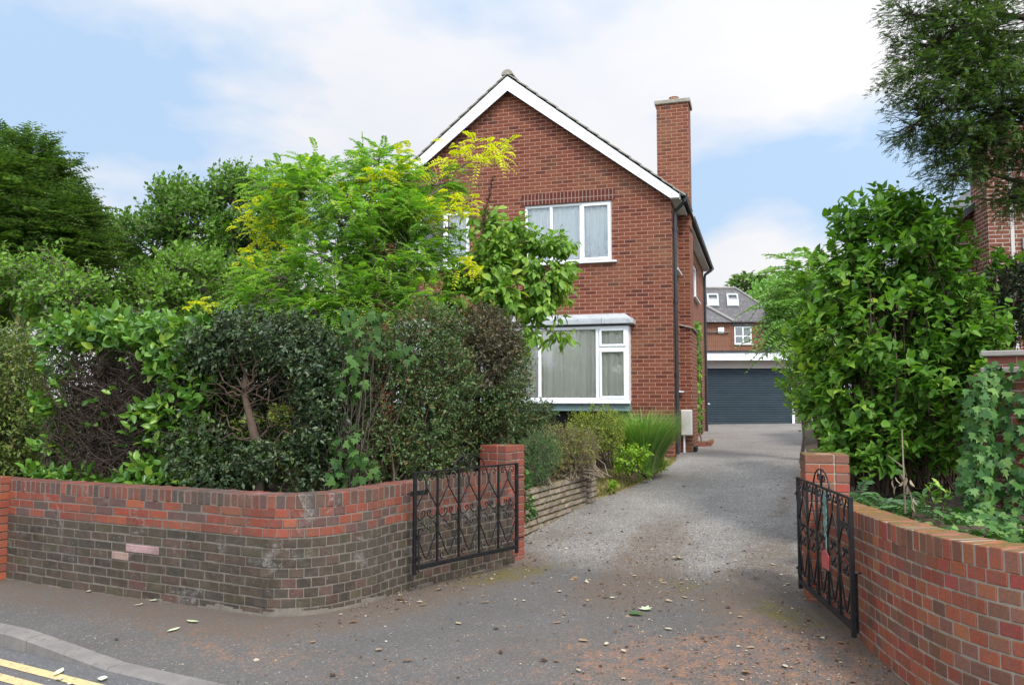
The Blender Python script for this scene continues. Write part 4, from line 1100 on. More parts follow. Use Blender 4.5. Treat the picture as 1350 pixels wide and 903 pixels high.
def fronds(lv, st, P, O, pairs, Ls, leafL, leafW, tm, up=.25, droop=.35, tone=None, rs=.002, side=.9, segs=None):
    """compound leaves: paired leaflets along a drooping stalk"""
    n = len(P); A = nrm(O * np.array([1, 1, .3]) + UP * up + rng.normal(size=(n, 3)) * .35)
    S = nrm(np.cross(A, UP)); Nn = nrm(np.cross(S, A) + rng.normal(size=(n, 3)) * .15); L = Ls * rng.uniform(.65, 1.25, n)
    ct = rng.random(n) if tone is None else tone
    prev = P
    for i in range(1, pairs + 1):
        t = i / pairs; q = P + A * (L * t)[:, None] - UP * (droop * L * t * t)[:, None]
        if st is not None and i % 3 == 0: st.add(prev, q, rs, rs * .7); prev = q
        tanv = nrm(A - UP * (2 * droop * t))
        for sg in (-1, 1):
            D = nrm(S * sg * side + tanv * .45 - UP * .12 + rng.normal(size=(n, 3)) * .08)
            s = (1 - .45 * abs(2 * t - .9)) * rng.uniform(.85, 1.15, n)
            lv.add(q, D, Nn, leafL * s, leafW * s, tm, np.clip(.5 * ct + .5 * rng.random(n), 0, 1))
def limbs(st, root, targets, r0, r1, sag=.15, k=5, seg=4, wob=.05):
    root = np.array(root[:], float)
    for T in targets:
        T = np.array(T, float); Ln = np.linalg.norm(T - root); pts = []
        for i in range(seg + 1):
            t = i / seg; p = root * (1 - t) + T * t
            p = p + UP * math.sin(t * math.pi) * sag * Ln + (rng.normal(size=3) * wob * Ln * (0 < i < seg))
            pts.append(p)
        st.chain(pts, np.linspace(r0, r1, seg + 1), k)
def plant(name, loc, label, cat, group=None): return empty(name, loc, label, cat, group)
def gz(x, y, Y, z):
    p = at(x, y, Y); return (p.x, p.y, z)
def stems_to(st, base, P, r0, r1, n, spread=.1, sag=0, seg=4, wob=.04):
    idx = rng.choice(len(P), min(n, len(P)), replace=False)
    for i in idx:
        b = np.array(base[:]) + np.array([rng.normal() * spread, rng.normal() * spread, 0]); limbs(st, b, [P[i]], r0 * rng.uniform(.7, 1.1), r1, sag, 4, seg, wob)

# ------------------------------------------------------------------ background trees on the left
def broad_tree(name, base, blobs, n, k, leaf, lw, mat, label, trunk_r=.2, tm='rh', Ls=.5, inner=.5, lump=.18, fork=.35, group=None, cat='tree', bark='bark', seed_tone=.45, **kw):
    t = plant(name, base, label, cat, group)
    C, Rr = B3(blobs); P, O, b = clusters(C, Rr, n, inner, lump)
    kc = clump(P, 14. / base[1] + .5, -.16, 2.); P, O, b = P[kc], O[kc], b[kc]
    lv, st, tr = Leaves(), Sticks(), Sticks()
    sprigs(lv, st, P, O, k, Ls, leaf, lw, tm, seed_tone=seed_tone, rs=.006, **kw)
    base = np.array(base, float); top = C.mean(0); fk = base * (1 - fork) + top * fork
    tr.chain([base - UP * .2, base + (fk - base) * .5 + rng.normal(size=3) * .05, fk], [trunk_r * 1.25, trunk_r, trunk_r * .85], 8)
    limbs(tr, fk, C, trunk_r * .55, trunk_r * .12, .06, 6)
    for i in range(len(C)):
        pi = P[b == i]
        if len(pi): limbs(tr, C[i], pi[rng.choice(len(pi), min(9, len(pi)), replace=False)], trunk_r * .14, .01, .03, 4, 3)
    tr.build('trunk', M[bark], t); cr = lv.build('crown', M[mat], t); st.build('twigs', M[bark], t)
    return t
Zb = .5
broad_tree('broadleaf_tree', gz(290, 500, 19, .4), [(205,330,19,62,58,1.5),(260,300,19,66,62,1.6),(320,290,19.5,60,62,1.5),(175,370,18.5,55,50,1.3),(290,380,18.5,75,60,1.5),(150,330,19,36,34,1.0),(345,350,19,50,70,1.5),(365,280,20,40,45,1.2),(235,265,19,30,26,.8),(315,245,19.5,26,22,.7),(215,420,18.5,90,45,1.3)],
           8200, 7, .125, .085, 'ash', 'round headed dark green broadleaf tree on the skyline left of the golden tree', .22, Ls=.5, inner=.4)
broad_tree('broadleaf_tree', gz(270, 500, 16, .5), [(262,375,16,50,45,1.0),(230,400,15.6,40,38,.9),(210,365,16,26,28,.6)], 1500, 7, .10, .07, 'lime', 'smaller paler green leafy tree showing in front of the round headed dark tree', .09, Ls=.4)
# conifer with upswept feathery sprays
t = plant('conifer_tree', gz(-10, 500, 15, .4), 'feathery dark conifer with upswept layered sprays at the left edge of the photo', 'tree')
C, Rr = B3([(10,335,15,90,85,1.6),(30,270,15,70,70,1.3),(15,225,15,40,42,.9),(60,310,15,60,60,1.2),(85,290,15,38,30,.8),(-60,320,15.5,80,110,1.5),(-30,265,15.5,50,55,1.2),(45,205,15,20,20,.5),(100,335,15,42,38,.8),(20,390,14.6,100,45,1.2)])
P, O, b = clusters(C, Rr, 5200, .45, .22)
lv, st, tr = Leaves(), Sticks(), Sticks()
Oh = nrm(O * np.array([1,1,.35]) + UP * .25)
fronds(lv, st, P, Oh, 6, .42, .17, .045, 'rh', up=.25, droop=.12, rs=.005)
fronds(lv, None, P + rdir(len(P)) * .12, Oh, 5, .3, .14, .045, 'rh', up=.3, droop=.1)
bs_ = np.array(gz(-10, 500, 15, .2)); tr.chain([bs_, bs_ + UP * 2.2, bs_ + UP * 4.4 + np.array([.3,0,0]), at(25, 200, 15)[:]], [.24, .18, .11, .02], 8)
for i in range(26):
    z = rng.uniform(.8, 4.6); a = rng.uniform(0, 6.28); q = bs_ + UP * z; L_ = 1.5 * (1 - z / 6.5)
    limbs(tr, q, [q + np.array([math.cos(a) * L_, math.sin(a) * L_, .35])], .035, .008, -.04, 4, 3)
tr.build('trunk', M['bark_dark'], t); lv.build('crown', M['cypress'], t); st.build('twigs', M['bark_dark'], t)
broad_tree('leafy_shrub', gz(60, 500, 12.5, .6), [(60,385,12.5,75,40,.9),(20,370,12.5,50,40,.9),(105,400,12.3,42,34,.7),(75,350,12.7,36,22,.5),(-30,390,12.5,50,50,.9)], 2400, 7, .078, .055, 'lime', 'bright green leafy shrub under the feathery conifer, above the cut hedge', .06, cat='shrub', Ls=.3, up=-.1, droop=.3)

# ------------------------------------------------------------------ left hedge plants, hard against the wall
t = plant('clipped_hedge', gz(-20, 640, 8.9, .8), 'fine leaved clipped hedge at the left edge, showing pale undersides beside the laurel', 'hedge')
C, Rr = B3([(-110,560,9.2,60,80,.6),(0,500,8.9,52,70,.6),(-50,520,9,70,90,.6),(10,570,8.8,45,55,.5),(-30,610,8.8,80,35,.5)])
P, O, b = clusters(C, Rr, 3000, .55, .12, .78); lv, st = Leaves(), Sticks()
sprigs(lv, st, P, O, 9, .22, .055, .026, 'rh', up=.2); stems_to(st, gz(-20, 640, 8.9, .75), P, .014, .004, 40, .3)
st.build('stems', M['bark_dark'], t); lv.build('foliage', M['hedge'], t)

# cherry laurel hedge: sheared face bare and twiggy, leafy round the rim
t = plant('laurel_hedge', gz(140, 640, 8.1, .78), 'square cut laurel hedge with big glossy leaves around a bare brown twiggy face', 'hedge')
def hface(u, w, dpt=0.):        # u 0..1 left to right, w 0..1 bottom to top
    a, b_ = at(52, 640, 8.35), at(240, 640, 7.45); p = a.lerp(b_, u); n = Vector((.48, .87, 0)); p = p + n * dpt
    zt = 2.40 - .10 * u; p.z = .80 + (zt - .80) * w; return np.array(p[:])
st, lv = Sticks(), Leaves()
for i in range(1150):
    u, w = rng.random(), rng.random() * .75; dp0 = rng.uniform(.02, .45); p = hface(u, w, dp0)
    q = hface(min(1, max(0, u + rng.normal() * .17)), min(1, max(0, w + rng.uniform(-.03, .24))), max(.0, dp0 + rng.normal() * .12)); m_ = (p + q) / 2 + rng.normal(size=3) * .035
    st.chain([p, m_, q], [rng.uniform(.003, .008), .0045, .0025], 4)
    for _ in range(3):
        a_ = m_ + (q - m_) * rng.random(); d_ = rdir(1)[0]; d_[1] = -abs(d_[1]); st.chain([a_, a_ + d_ * rng.uniform(.05, .16)], [.0035, .002], 3)
for i in range(9):
    st.chain([hface(.08 + .1 * i, 0, .35), hface(.08 + .1 * i + rng.normal() * .04, .4, .3), hface(.08 + .1 * i + rng.normal() * .06, .85, .25)], [.03, .022, .012], 6)
st.build('stems', M['dark_twig'], t)
def lfill(n, uf, wf, df, k=7, sc=1.):
    P = np.array([hface(uf(), wf(), df()) for _ in range(n)]); O = nrm(np.array([[-.45, -.85, .25]]) + rng.normal(size=(n, 3)) * .35)
    sprigs(lv, None, P, O, k, .15, .112 * sc, .058 * sc, 'oval', up=.5, spread=.75, flat=.5)
U = rng.uniform
lfill(260, lambda: U(-.05, 1.06), lambda: U(.86, 1.0), lambda: U(-.03, .7))
lfill(120, lambda: U(-.05, 1.05), lambda: U(.96, 1.06), lambda: U(-.05, .8))
lfill(75, lambda: U(-.08, .06), lambda: U(.05, .9), lambda: U(-.03, .4))
lfill(130, lambda: U(.76, 1.08), lambda: U(.0, .85), lambda: U(-.08, .25))
lfill(36, lambda: U(.66, .85), lambda: U(.0, .5), lambda: U(-.05, .15), 6)
lfill(90, lambda: U(-.05, 1.05), lambda: U(-.04, .08), lambda: U(-.12, .2))
lfill(420, lambda: U(-.05, 1.05), lambda: U(.0, .97), lambda: U(.5, .9), 7)
lfill(14, lambda: U(.1, .75), lambda: U(.2, .8), lambda: U(-.03, .1), 3, .8)
lv.build('foliage', M['laurel'], t)

# holly: pruned face showing branches, leafy shell
t = plant('holly_bush', gz(342, 640, 7.35, .8), 'dark glossy holly bush with bare grey forked branches and a stout trunk behind the wall', 'shrub')
C, Rr = B3([(350,450,7.7,85,42,.5),(290,470,7.7,55,42,.5),(338,606,7.22,24,26,.12),(400,480,7.6,55,55,.5),(425,540,7.5,36,60,.4),(270,590,7.6,45,50,.4),(300,630,7.5,60,28,.35),(395,610,7.4,40,40,.3),(345,560,8.25,100,85,.25),(330,500,8.2,80,50,.25),(250,530,7.9,34,60,.35)])
P, O, b = clusters(C, Rr, 5600, .5, .15, .84)
# the cut hollow in the middle stays open
sx = P[:,0] / P[:,1] * FPX + 675; sy = 525 - (P[:,2] - CAMH) / P[:,1] * FPX
hol = (np.abs(sx - 325) < 58) & (sy > 485) & (sy < 552) & (P[:,1] < 7.9)
gap = (((sx - 310) / 26) ** 2 + ((sy - 560) / 22) ** 2 < 1) | (((sx - 378) / 24) ** 2 + ((sy - 622) / 18) ** 2 < 1) | (((sx - 372) / 20) ** 2 + ((sy - 540) / 14) ** 2 < 1)
kk = ~(hol & (rng.random(len(P)) < .8)) & ~(gap & (rng.random(len(P)) < .93)); P, O = P[kk], O[kk]
lv, st = Leaves(), Sticks()
sprigs(lv, st, P, O, 8, .14, .050, .026, 'rh', up=.2, spread=1., flat=.4, rs=.0025)
bp = np.array(gz(342, 640, 7.35, .74)); f1 = np.array(at(338, 585, 7.35)[:]); f2 = np.array(at(322, 520, 7.4)[:])
st.chain([bp, f1, f2, at(325, 470, 7.5)[:]], [.055, .045, .028, .015], 8)
for (x, y) in ((265,478),(285,505),(300,470),(380,480),(365,500),(350,462),(395,520),(255,515),(290,540),(405,560),(310,455),(372,545),(275,560)):
    limbs(st, f2 if y < 530 else f1, [at(x, y, 7.4 + rng.uniform(-.1, .2))[:]], .012, .003, rng.uniform(-.08, .08), 5, 6, .06)
for _ in range(260):
    a_ = np.array(at(rng.uniform(255, 400), rng.uniform(475, 570), 7.4 + rng.uniform(-.08, .35))[:]); d_ = rdir(1)[0]; st.chain([a_, a_ + d_ * .09, a_ + d_ * .16 + rng.normal(size=3) * .03], [.004, .003, .002], 4)
st.build('branches', M['twig'], t); lv.build('foliage', M['holly'], t)

# vine with broad lobed leaves
t = plant('climbing_vine', gz(455, 640, 7.25, .85), 'climber with broad dull green lobed leaves hanging just right of the dark holly', 'climber')
C, Rr = B3([(470,450,7.5,36,26,.25),(480,420,7.6,30,20,.2),(460,500,7.4,26,38,.2),(455,590,7.2,28,40,.22),(480,620,7.1,20,20,.15),(530,470,7.7,22,20,.15),(448,630,7.2,16,14,.15)])
P, O, b = clusters(C, Rr, 230, .3, .2, .9); lv, st = Leaves(), Sticks()
O2 = nrm(O + np.array([[0, -1.2, .4]]))
lv.add(P, nrm(np.array([[0,-.3,-1.]]) + rng.normal(size=P.shape) * .5), nrm(O2 + rng.normal(size=P.shape) * .25), rng.uniform(.05, .10, len(P)), rng.uniform(.055, .11, len(P)), 'lobed', rng.random(len(P)))
stems_to(st, gz(455, 640, 7.3, .8), P, .007, .003, 30, .08); st.build('stems', M['bark_dark'], t); lv.build('foliage', M['vine'], t)

# cotoneaster and barberry behind the left gate
t = plant('cotoneaster_shrub', gz(530, 640, 7.8, .82), 'loose dark green small leaved shrub full of thin stems, behind the left gate', 'shrub')
C, Rr = B3([(510,530,8,55,80,.5),(560,560,7.9,50,75,.45),(480,470,8.1,45,50,.45),(540,465,8.2,60,42,.5),(500,600,7.7,50,40,.35),(560,610,7.7,35,34,.35),(590,500,8.1,42,60,.4),(460,560,7.9,30,60,.4),(565,430,8.4,50,32,.4)])
P, O, b = clusters(C, Rr, 4300, .25, .2, .86); lv, st = Leaves(), Sticks()
sprigs(lv, st, P, O, 8, .17, .036, .022, 'rh', up=.4, rs=.002); stems_to(st, gz(520, 640, 7.8, .76), P, .013, .004, 60, .28, .0, 5, .03)
st.build('stems', M['twig'], t); lv.build('foliage', M['cotoneaster'], t)
t = plant('purple_shrub', gz(625, 620, 8.9, .8), 'dense fine leaved shrub tinged purple bronze on top, left of the big bay window', 'shrub')
C, Rr = B3([(640,480,9,50,55,.6),(600,480,9.1,45,50,.5),(655,455,9,36,40,.5),(610,445,9.3,40,30,.5),(670,500,8.9,32,45,.4),(620,540,8.8,55,50,.5),(665,545,8.8,22,36,.35),(600,590,8.6,40,36,.4),(640,425,9.3,26,22,.4)])
P, O, b = clusters(C, Rr, 5000, .45, .15, .85); lv, st = Leaves(), Sticks()
lv2 = Leaves(); hi = P[:,2] > 2.0 + .25 * np.sin(P[:,0] * 7)
sprigs(lv, st, P[hi], O[hi], 8, .17, .036, .020, 'rh', up=.3, rs=.002); sprigs(lv2, st, P[~hi], O[~hi], 8, .17, .036, .020, 'rh', up=.3, rs=.002)
stems_to(st, gz(620, 620, 8.8, .74), P, .02, .005, 44, .22, .0, 5, .03)
st.build('stems', M['twig'], t); lv.build('upper_foliage', M['berberis'], t); lv2.build('lower_foliage', M['cotoneaster'], t)

# golden locust
t = plant('golden_locust_tree', gz(478, 560, 9.6, .75), 'young locust tree with feathery leaves turning bright yellow at the branch tips', 'tree')
LB = [(420,250,9.6,52,40,.6),(470,285,9.4,75,42,.7),(390,280,9.6,42,36,.5),(510,250,9.8,52,40,.6),(530,330,9.7,50,50,.5),(590,300,9.9,16,14,.3),(552,290,9.6,34,36,.5),(380,370,9.2,62,26,.5),(440,350,9.2,72,36,.6),(500,340,9.3,62,42,.6),(350,385,9.2,36,22,.4),(440,400,9.1,75,28,.5),(570,245,9.8,36,26,.4),(500,215,9.9,34,18,.35),(550,350,9.5,44,30,.4),(420,415,9.0,70,22,.3),(500,395,9.1,50,30,.35),(560,390,9.2,34,24,.3),(350,400,9.0,44,18,.3),(360,245,9.7,28,16,.3),(395,222,9.8,26,16,.3)]
C, Rr = B3(LB); P, O, b = clusters(C, Rr, 6000, .3, .22, None, .3)
kc = clump(P, 2.6, -.13, 3.); P, O, b = P[kc], O[kc], b[kc]
lv, lg, st, tr = Leaves(), Leaves(), Sticks(), Sticks()
fronds(lv, st, P, O, 9, .27, .058, .028, 'rh', up=.25, droop=.4, rs=.0018)
tips = [(352,268),(385,255),(338,308),(480,298),(488,247),(505,237),(470,252),(500,232),(590,212),(612,200),(640,205),(655,190),(650,212),(600,285),(612,270),(560,288),(425,222),(525,232),(545,212),(268,402),(330,345),(380,330),(415,290),(345,288),(620,355),(575,262)]
Pg = np.concatenate([np.array(at(x, y, 9.3 + (.15 if y > 230 else .3))[:])[None] + rng.normal(size=(17, 3)) * np.array([.10, .12, .045]) for x, y in tips])
fronds(lg, st, Pg, nrm(rng.normal(size=Pg.shape) + np.array([[0, -.6, .3]])), 8, .22, .055, .028, 'rh', up=.2, droop=.5, rs=.0018)
b0 = np.array(gz(478, 560, 9.6, .7)); f0 = np.array(at(478, 400, 9.6)[:]); tr.chain([b0, (b0 + f0) / 2 + np.array([.03,0,0]), f0, at(472, 330, 9.6)[:]], [.07, .06, .045, .03], 8)
limbs(tr, f0, C, .026, .006, .10, 5, 5, .04)
for i in range(len(C)):
    pi = P[b == i]
    if len(pi): limbs(tr, C[i], pi[rng.choice(len(pi), min(14, len(pi)), replace=False)], .008, .003, .04, 4, 3)
limbs(tr, at(520, 300, 9.6), [at(655, 188, 9.6)[:], at(640, 212, 9.6)[:], at(600, 205, 9.6)[:]], .014, .003, .04, 4, 6, .02)
limbs(tr, at(420, 270, 9.5), [at(340, 290, 9.3)[:], at(350, 262, 9.4)[:], at(375, 240, 9.5)[:]], .012, .003, .05, 4, 5, .02)
limbs(tr, at(380, 400, 9.2), [at(268, 402, 9.2)[:]], .010, .003, .03, 4, 5, .02)
tr.build('trunk', M['bark'], t); lv.build('green_foliage', M['robinia'], t); lg.build('golden_foliage', M['robinia_gold'], t); st.build('leaf_stalks', M['twig_pale'], t)

# young cherry in front of the upstairs window
t = plant('young_cherry_tree', gz(640, 600, 10.2, .75), 'young tree whose drooping pointed fresh green leaves reach in front of the upstairs window', 'tree')
C, Rr = B3([(720,350,10.2,40,42,.4),(740,330,10.2,22,22,.3),(690,330,10.2,34,30,.4),(660,310,10.3,32,28,.4),(700,390,10.1,40,34,.35),(720,415,10,26,20,.3),(640,350,10.0,34,38,.4),(655,320,10.0,26,22,.3),(615,370,9.8,30,30,.3),(660,390,9.8,44,26,.3),(590,395,9.6,26,20,.3),(735,440,9.8,18,16,.2),(700,440,9.8,22,18,.2),(645,290,10.3,22,16,.3),(730,380,10.1,24,30,.3)])
P, O, b = clusters(C, Rr, 1050, .2, .34, None, .2); kc = clump(P, 3.4, -.1, 6.); P, O = P[kc], O[kc]; lv, st = Leaves(), Sticks()
sprigs(lv, st, P, O, 7, .24, .12, .062, 'oval', up=.1, droop=.75, spread=.6, flat=.6, rs=.003, seed_tone=.5)
b0 = np.array(gz(640, 600, 10.2, .7)); f0 = np.array(at(650, 440, 10.2)[:]); st.chain([b0, f0], [.035, .025], 7); limbs(st, f0, C, .014, .004, .05, 5, 5, .03)
st.build('trunk', M['bark_dark'], t); lv.build('crown', M['cherry'], t)
# buddleia spike
t = plant('flower_spike', gz(648, 600, 10.0, .75), 'single thin dark red seed spike standing up against the brick gable', 'plant')
lv, st = Leaves(), Sticks(); q = [at(632, 400, 10)[:], at(636, 300, 10)[:], at(650, 232, 10)[:]]; st.chain([gz(648, 600, 10, .7)] + q, [.008, .007, .005, .002], 5)
Ps = []; a_, b_ = np.array(q[1]), np.array(q[2])
for i in range(170): tt = rng.random(); Ps.append(a_ + (b_ - a_) * tt + rdir(1)[0] * .035 * (1 - .6 * tt))
Ps = np.array(Ps); lv.add(Ps, rdir(len(Ps)), rdir(len(Ps)), .035, .02, 'rh', rng.random(len(Ps))); st.build('stem', M['twig'], t); lv.build('seed_heads', M['flower'], t)

# ------------------------------------------------------------------ flower bed
def mound(name, base, blobs, n, k, L, W, mat, label, tm='rh', Ls=.14, inner=.5, stems=30, smat='twig', cat='shrub', zmin=None, **kw):
    t = plant(name, base, label, cat); C, Rr = B3(blobs); P, O, b = clusters(C, Rr, n, inner, .15, zmin); lv, st = Leaves(), Sticks()
    sprigs(lv, st, P, O, k, Ls, L, W, tm, **kw); stems_to(st, base, P, .008, .003, stems, .1)
    st.build('stems', M[smat], t); lv.build('foliage', M[mat], t); return t
mound('low_shrub', gz(690, 600, 11.2, .6), [(685,555,11.2,34,24,.4),(705,545,11.4,28,18,.4),(665,570,11,26,26,.4)], 650, 8, .045, .022, 'cotoneaster', 'low dark green shrub under the left half of the bay window', zmin=.6)
mound('low_shrub', gz(790, 605, 12.2, .62), [(785,560,12.2,36,24,.4),(800,570,12,26,26,.4),(770,575,12,24,26,.35)], 900, 9, .032, .014, 'goldshrub', 'rounded yellow green heath like shrub under the bay window beside the tall grass', Ls=.12, zmin=.6)
mound('heather', gz(745, 610, 10.9, .6), [(740,590,10.9,36,32,.35),(765,592,11,24,26,.3),(720,600,10.6,26,30,.3)], 900, 9, .035, .012, 'heather', 'straggly reddish green heather spilling over the block wall', Ls=.13, stems=90, smat='twig_pale', zmin=.6)
mound('heather', gz(715, 620, 10.1, .6), [(712,600,10.1,24,32,.3),(702,620,9.9,16,18,.25)], 480, 9, .05, .010, 'fern', 'soft feathery blue green plant beside the gate pier', Ls=.16, stems=40, smat='twig_pale', zmin=.6)
mound('dead_lavender', gz(778, 625, 11.1, .6), [(768,590,11.2,20,24,.3),(742,612,10.9,24,12,.25)], 300, 8, .035, .008, 'dead', 'grey brown dried out woody shrub overhanging the block wall pier', Ls=.16, stems=110, smat='twig_pale', zmin=.58)
mound('lime_shrub', gz(830, 622, 12.4, .45), [(825,605,12.4,20,17,.25),(840,600,12.5,14,14,.2)], 130, 8, .055, .032, 'limeshrub', 'small bright lime green shrub in front of the tall grass', tm='oval', Ls=.14, stems=14)
mound('ground_cover', gz(865, 612, 13.4, .5), [(862,612,13.4,18,8,.3),(848,622,13,12,7,.3),(838,560,12.2,3,3,.1)], 130, 7, .05, .03, 'cherry', 'low green creeping plant at the house corner below the tall grass', cat='plant', Ls=.1, stems=5)
mound('ivy_plant', gz(692, 660, 9.0, .3), [(692,650,8.9,8,26,.1),(688,628,8.75,8,14,.1),(698,672,9.0,7,14,.08)], 60, 5, .05, .045, 'ivy', 'strand of ivy hanging down beside the left gate pier', tm='lobed', cat='climber', Ls=.08, stems=8)
mound('weed', gz(808, 645, 11.9, .27), [(808,640,11.9,5,6,.06)], 16, 6, .045, .03, 'limeshrub', 'small bright weed at the foot of the block wall end pier', tm='oval', cat='plant', Ls=.06, stems=2)
t = plant('ornamental_grass', gz(850, 612, 13.2, .5), 'tall fountain of fine bright green grass blades by the corner of the house', 'grass')
lv = Leaves(); n = 4200; b0 = np.array(gz(850, 612, 13.2, .48)); a_ = rng.uniform(0, 6.28, n); rr = rng.random(n) ** .5
Pb = b0 + np.stack([np.cos(a_) * rr * .2, np.sin(a_) * rr * .2, np.zeros(n)], -1)
D = nrm(np.stack([np.cos(a_) * rr * .36, np.sin(a_) * rr * .36, np.ones(n)], -1) + rng.normal(size=(n, 3)) * .07)
lv.add(Pb, D, nrm(np.stack([np.cos(a_), np.sin(a_), np.full(n, .3)], -1)) * -1, rng.uniform(.6, 1.12, n), .009, 'blade', rng.random(n)); lv.build('blades', M['grass'], t)

# climber on the side wall
t = plant('wall_climber', (3.05 + .35*math.cos(PSI) + 3.4*math.sin(PSI), 15.5 - .35*math.sin(PSI) + 3.4*math.cos(PSI), .62), 'thin green climber scrambling up the side wall past the chimney breast', 'climber')
lv, st = Leaves(), Sticks(); Hm = lambda x, y, z: np.array([3.05 + x*math.cos(PSI) + y*math.sin(PSI), 15.5 - x*math.sin(PSI) + y*math.cos(PSI), z])
P = np.array([Hm(.10 + rng.random() * .16, 3.0 + rng.random() * .75, .9 + 2.5 * rng.random()) for _ in range(230)]); O = nrm(np.array([[math.cos(PSI), -.6, .2]]) + rng.normal(size=P.shape) * .3)
sprigs(lv, None, P, O, 4, .12, .075, .06, 'heart', up=-.2, droop=.5)
st.chain([Hm(.3,3.3,.6), Hm(.2,3.2,1.1), Hm(.1,3.3,1.9), Hm(.08,3.4,3.3)], [.02,.016,.012,.005], 5); st.chain([Hm(.2,3.2,1.1), Hm(.1,3.6,2.0), Hm(.08,3.7,3.0)], [.012,.01,.005], 5)
st.build('stem', M['twig_pale'], t); lv.build('foliage', M['dogwood'], t)

# ------------------------------------------------------------------ right side
t = plant('broad_leaved_shrub', gz(1180, 660, 8.6, .75), 'huge leafy green shrub with broad pointed leaves in layers, right of the drive', 'shrub')
C, Rr = B3([(1180,330,8.7,75,62,.8),(1110,370,8.8,52,55,.7),(1240,380,8.6,60,60,.7),(1104,450,8.8,50,60,.7),(1170,430,8.4,80,60,.7),(1092,520,8.9,32,50,.6),(1130,520,8.5,60,50,.6),(1210,500,8.3,75,50,.6),(1160,590,8.3,66,50,.5),(1250,450,8.5,62,60,.6),(1130,600,8.2,40,45,.4),(1150,290,8.8,50,30,.5),(1200,280,8.8,36,26,.5),(1090,570,8.7,28,26,.4),(1285,440,8.3,36,46,.45),(1272,520,8.1,32,46,.4),(1255,580,8.0,26,36,.3)])
P, O, b = clusters(C, Rr, 3000, .5, .22, .95, .5); kc = clump(P, 3.2, -.17, 9.); P, O = P[kc], O[kc]; lv, st = Leaves(), Sticks()
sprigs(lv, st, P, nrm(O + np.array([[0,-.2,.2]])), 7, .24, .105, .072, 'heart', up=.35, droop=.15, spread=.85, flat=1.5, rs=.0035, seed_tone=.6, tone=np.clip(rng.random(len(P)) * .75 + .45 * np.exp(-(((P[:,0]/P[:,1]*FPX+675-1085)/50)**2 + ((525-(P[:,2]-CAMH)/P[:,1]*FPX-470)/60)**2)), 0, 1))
stems_to(st, gz(1185, 660, 8.8, .68), P, .012, .004, 90, .35, .0, 5, .03)
for x, y in ((1210,262),(1180,255),(1240,300),(1160,262),(1255,275),(1262,240),(1268,300)):
    st.chain([gz(1190, 660, 8.7, .7), at(1200, 420, 8.5)[:], at(x, y, 8.4)[:]], [.014, .01, .004], 5)
    T_ = np.array(at(x, y, 8.4)[:])
    Pq = np.array([T_ - UP * s + rng.normal(size=3) * .02 for s in np.arange(0, .75, .075)]); kq = len(Pq)
    a_ = rng.uniform(0, 6.28, kq); lv.add(Pq, np.stack([np.cos(a_), np.sin(a_) * .5, np.full(kq, .15)], -1), np.tile(UP, (kq, 1)) + rng.normal(size=(kq, 3)) * .25, .12, .085, 'heart', rng.random(kq))
    lv.add(Pq, -np.stack([np.cos(a_), np.sin(a_) * .5, np.full(kq, -.15)], -1), np.tile(UP, (kq, 1)) + rng.normal(size=(kq, 3)) * .25, .12, .085, 'heart', rng.random(kq))
for _ in range(60):
    p = at(rng.uniform(1110, 1290), 0, 8.6); pz = np.array([p.x, 8.6 + rng.uniform(-.5, .5), .7]); st.chain([pz, pz + UP * 1.2 + rng.normal(size=3) * .08, pz + UP * 2.2 + rng.normal(size=3) * .2], [.014, .01, .006], 5)
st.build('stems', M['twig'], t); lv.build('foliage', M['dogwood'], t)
t = plant('dark_shrub', gz(1225, 640, 9.6, .75), 'shadowy green bush filling the gap behind the huge leafy shrub', 'shrub')
C, Rr = B3([(1240,560,9.8,80,90,.4),(1160,600,9.8,60,60,.4),(1260,430,9.8,70,70,.4)]); P, O, b = clusters(C, Rr, 900, .4, .1, .8); lv, st = Leaves(), Sticks()
sprigs(lv, st, P, O, 7, .22, .09, .06, 'oval'); stems_to(st, gz(1225, 640, 9.7, .7), P, .009, .004, 26, .5); st.build('stems', M['dark_twig'], t); lv.build('foliage', M['vine'], t)

t = plant('sumac_shrub', gz(1075, 560, 14.5, .8), 'sumac with long pale green drooping feather leaves arching over the garage', 'shrub')
lv, st = Leaves(), Sticks(); pts = [(1040,395),(1046,425),(1035,440),(1050,405),(1060,385),(1075,375),(1045,430),(1068,420),(1085,395),(1060,445),(1080,440),(1090,365),(1050,360),(1065,350),(1095,420)]
P = np.concatenate([np.array(at(x, y, 14.5)[:])[None] + rng.normal(size=(6, 3)) * .12 for x, y in pts])
O = nrm(np.array([[-1.1, -.4, .1]]) + rng.normal(size=P.shape) * .45); fronds(lv, st, P, O, 12, .8, .19, .05, 'rh', up=.15, droop=.35, rs=.006)
limbs(st, gz(1085, 560, 14.5, .7), [at(x, y, 14.5)[:] for x, y in pts], .03, .012, .04, 5, 4, .02); st.build('stems', M['twig'], t); lv.build('foliage', M['sumac'], t)
broad_tree('yellow_shrub', gz(1055, 560, 13.5, .8), [(1060,500,13,26,40,.5),(1070,540,12.4,22,26,.4),(1050,440,14,12,14,.3),(1075,470,13,26,30,.4)], 340, 7, .09, .06, 'cherry', 'yellowish green shrub hanging over the far right edge of the drive', .03, cat='shrub', Ls=.25)
broad_tree('distant_tree', gz(1010, 430, 70, 1), [(1022,392,70,24,26,2.5),(1005,415,70,20,34,2.5),(1050,405,72,36,36,2.5),(1090,390,75,40,40,3),(1030,440,70,40,30,2.)], 2600, 7, .38, .25, 'sumac', 'distant green tree rising right of the tiled roof beyond the garage', .3, Ls=1.2)
broad_tree('distant_tree', gz(975, 430, 85, 1), [(985,380,85,26,14,2.5),(1010,376,85,16,12,2)], 260, 6, .6, .4, 'cypress', 'far treetops just showing over the ridge of the tiled roof', .3, Ls=1.2)

